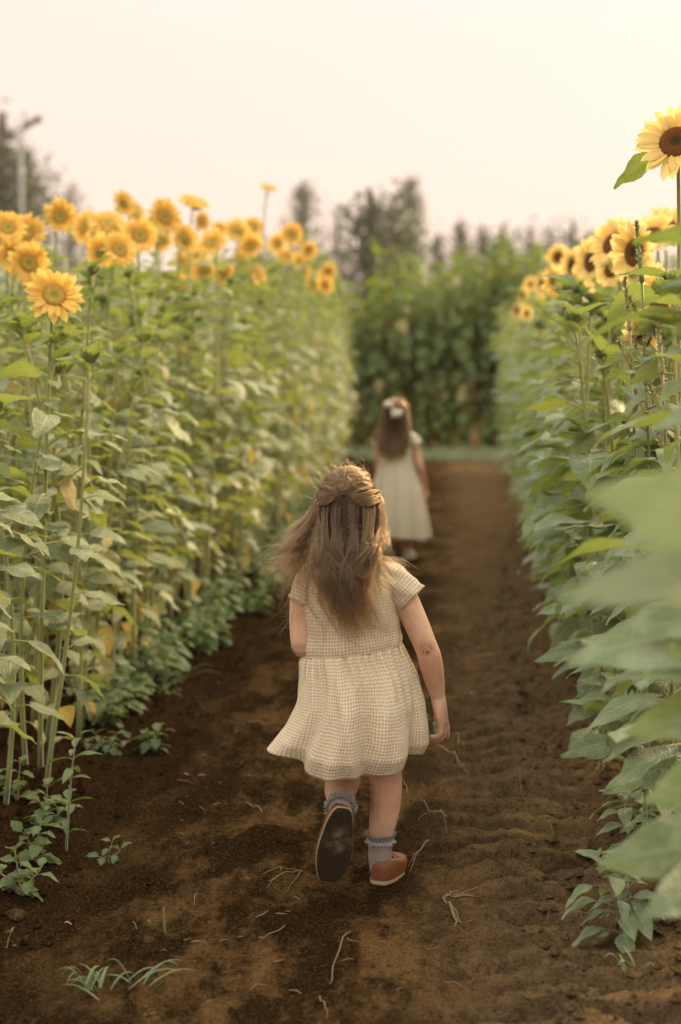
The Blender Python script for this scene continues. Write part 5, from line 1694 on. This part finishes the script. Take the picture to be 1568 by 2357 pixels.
for u, v, d, kind, w, n, sd_, lab in (
    (-4, 330, 62, 'bush', .16, 5000, 1, 'big dark tree behind the light mast at the left'),
    (66, 405, 75, 'bush', .20, 3000, 9, 'lower dark tree tucked behind the light mast'),
    (165, 402, 85, 'poplar', .22, 3600, 2, 'thin pale tree right of the light mast, fading in haze'),
    (205, 455, 85, 'poplar', .20, 1500, 12, 'low pale tree at the foot of the thin one'),
    (697, 398, 78, 'poplar', .30, 7000, 3, 'feathery tall tree, narrower one of the tall pair in mid skyline'),
    (945, 386, 76, 'poplar', .26, 7000, 4, 'feathery tall tree, broader one of the tall pair in mid skyline'),
    (775, 455, 95, 'poplar', .13, 1500, 13, 'thin faint tree between the two feathery tall trees'),
    (858, 486, 58, 'bush', .19, 3000, 5, 'round dark bushy tree between the two feathery tall trees'),
    (905, 500, 70, 'bush', .15, 2500, 15, 'dark bush leaning on the broader feathery tree'),
    (1010, 525, 60, 'conifer', .17, 1500, 16, 'small dark conifer at the foot of the broader feathery tree'),
    (1062, 492, 66, 'conifer', .16, 2200, 6, 'pointed dark conifer, taller one of a close pair'),
    (1110, 505, 68, 'conifer', .15, 2000, 7, 'pointed dark conifer, shorter one of a close pair'),
    (1222, 495, 90, 'conifer', .11, 1200, 17, 'faint conifer tip behind the far stand, left one of two'),
    (1268, 498, 92, 'conifer', .12, 1200, 18, 'faint conifer tip behind the far stand, right one of two'),
    (1365, 515, 88, 'conifer', .12, 1200, 19, 'faint conifer tip above the lemon sunflowers'),
    (1325, 552, 70, 'bush', .30, 1500, 20, 'low dark tree top behind the lemon sunflowers'),
    (1150, 560, 75, 'bush', .35, 1800, 21, 'low dark tree behind the far stand between conifers'),
):
    x, y, H = at_tree(u, v, d)
    if kind == 'bush': H *= 1.72; w /= 1.6
    tree(x, y, H, kind, lab, w, sd_, int(n * (.42 if kind == 'poplar' else .8)), .17 if kind != 'bush' else .28)
M['mast'] = flat('galvanised_steel', (.24, .25, .26), .5, .5); M['lamp_box'] = flat('grey_lamp_housing', (.16, .15, .15), .5)
x, y, H = at_tree(46, 300, 52)
p = empty('light_mast', Matrix.Translation((x, y, 0))); tag(p, 'tall grey light mast with floodlights beside the big dark tree', 'light mast')
V, F, U = tube([(0, 0, 0), (0, 0, H * .5), (0, 0, H)], [.085, .075, .055], 12); link('pole', MB().add(V, F).mesh('pole', M['mast']), p)
V, F, U = tube([(-.35, 0, H - .1), (.75, 0, H + .35)], [.045, .045], 8); link('crossarm', MB().add(V, F).mesh('crossarm', M['mast']), p)
for lx, lz in ((-.3, -.05), (.35, .28), (.72, .45)):
    b = MB(); Mx = Matrix.Translation((lx, -.1, H + lz - .1)) @ Matrix.Rotation(R(28), 4, 'X') @ Matrix.Rotation(R(-18), 4, 'Y')
    vs = [(sx_ * .17 * (1 if z > 0 else .75), sy_ * .15 * (1 if z > 0 else .6), z) for z in (-.10, .12) for sx_, sy_ in ((-1, -1), (1, -1), (1, 1), (-1, 1))]
    b.add(vs, [(0, 3, 2, 1), (4, 5, 6, 7), (0, 1, 5, 4), (1, 2, 6, 5), (2, 3, 7, 6), (3, 0, 4, 7)], 0, None, Mx); b.smooth = False
    link('floodlight', b.mesh('floodlight', M['lamp_box']), p)

# ------------------------------------------------------------------ smoky air
hz = MB()
x0, x1, y0, y1, z0, z1 = -90, 90, -4, 115, -1.2, 17
hz.add([(x0, y0, z0), (x1, y0, z0), (x1, y1, z0), (x0, y1, z0), (x0, y0, z1), (x1, y0, z1), (x1, y1, z1), (x0, y1, z1)],
       [(0, 3, 2, 1), (4, 5, 6, 7), (0, 1, 5, 4), (1, 2, 6, 5), (2, 3, 7, 6), (3, 0, 4, 7)])
hm = bpy.data.materials.new('haze'); hm.use_nodes = True; hm.node_tree.nodes.clear()
ho = hm.node_tree.nodes.new('ShaderNodeOutputMaterial'); hv = hm.node_tree.nodes.new('ShaderNodeVolumePrincipled')
hv.inputs['Color'].default_value = (.97, .88, .80, 1); hv.inputs['Density'].default_value = .0005; hv.inputs['Anisotropy'].default_value = .3
hm.node_tree.links.new(hv.outputs[0], ho.inputs['Volume'])
hz.smooth = False
o = link('haze', hz.mesh('haze', hm)); o['kind'] = 'stuff'; o['label'] = 'thin warm smoke haze in the evening air'
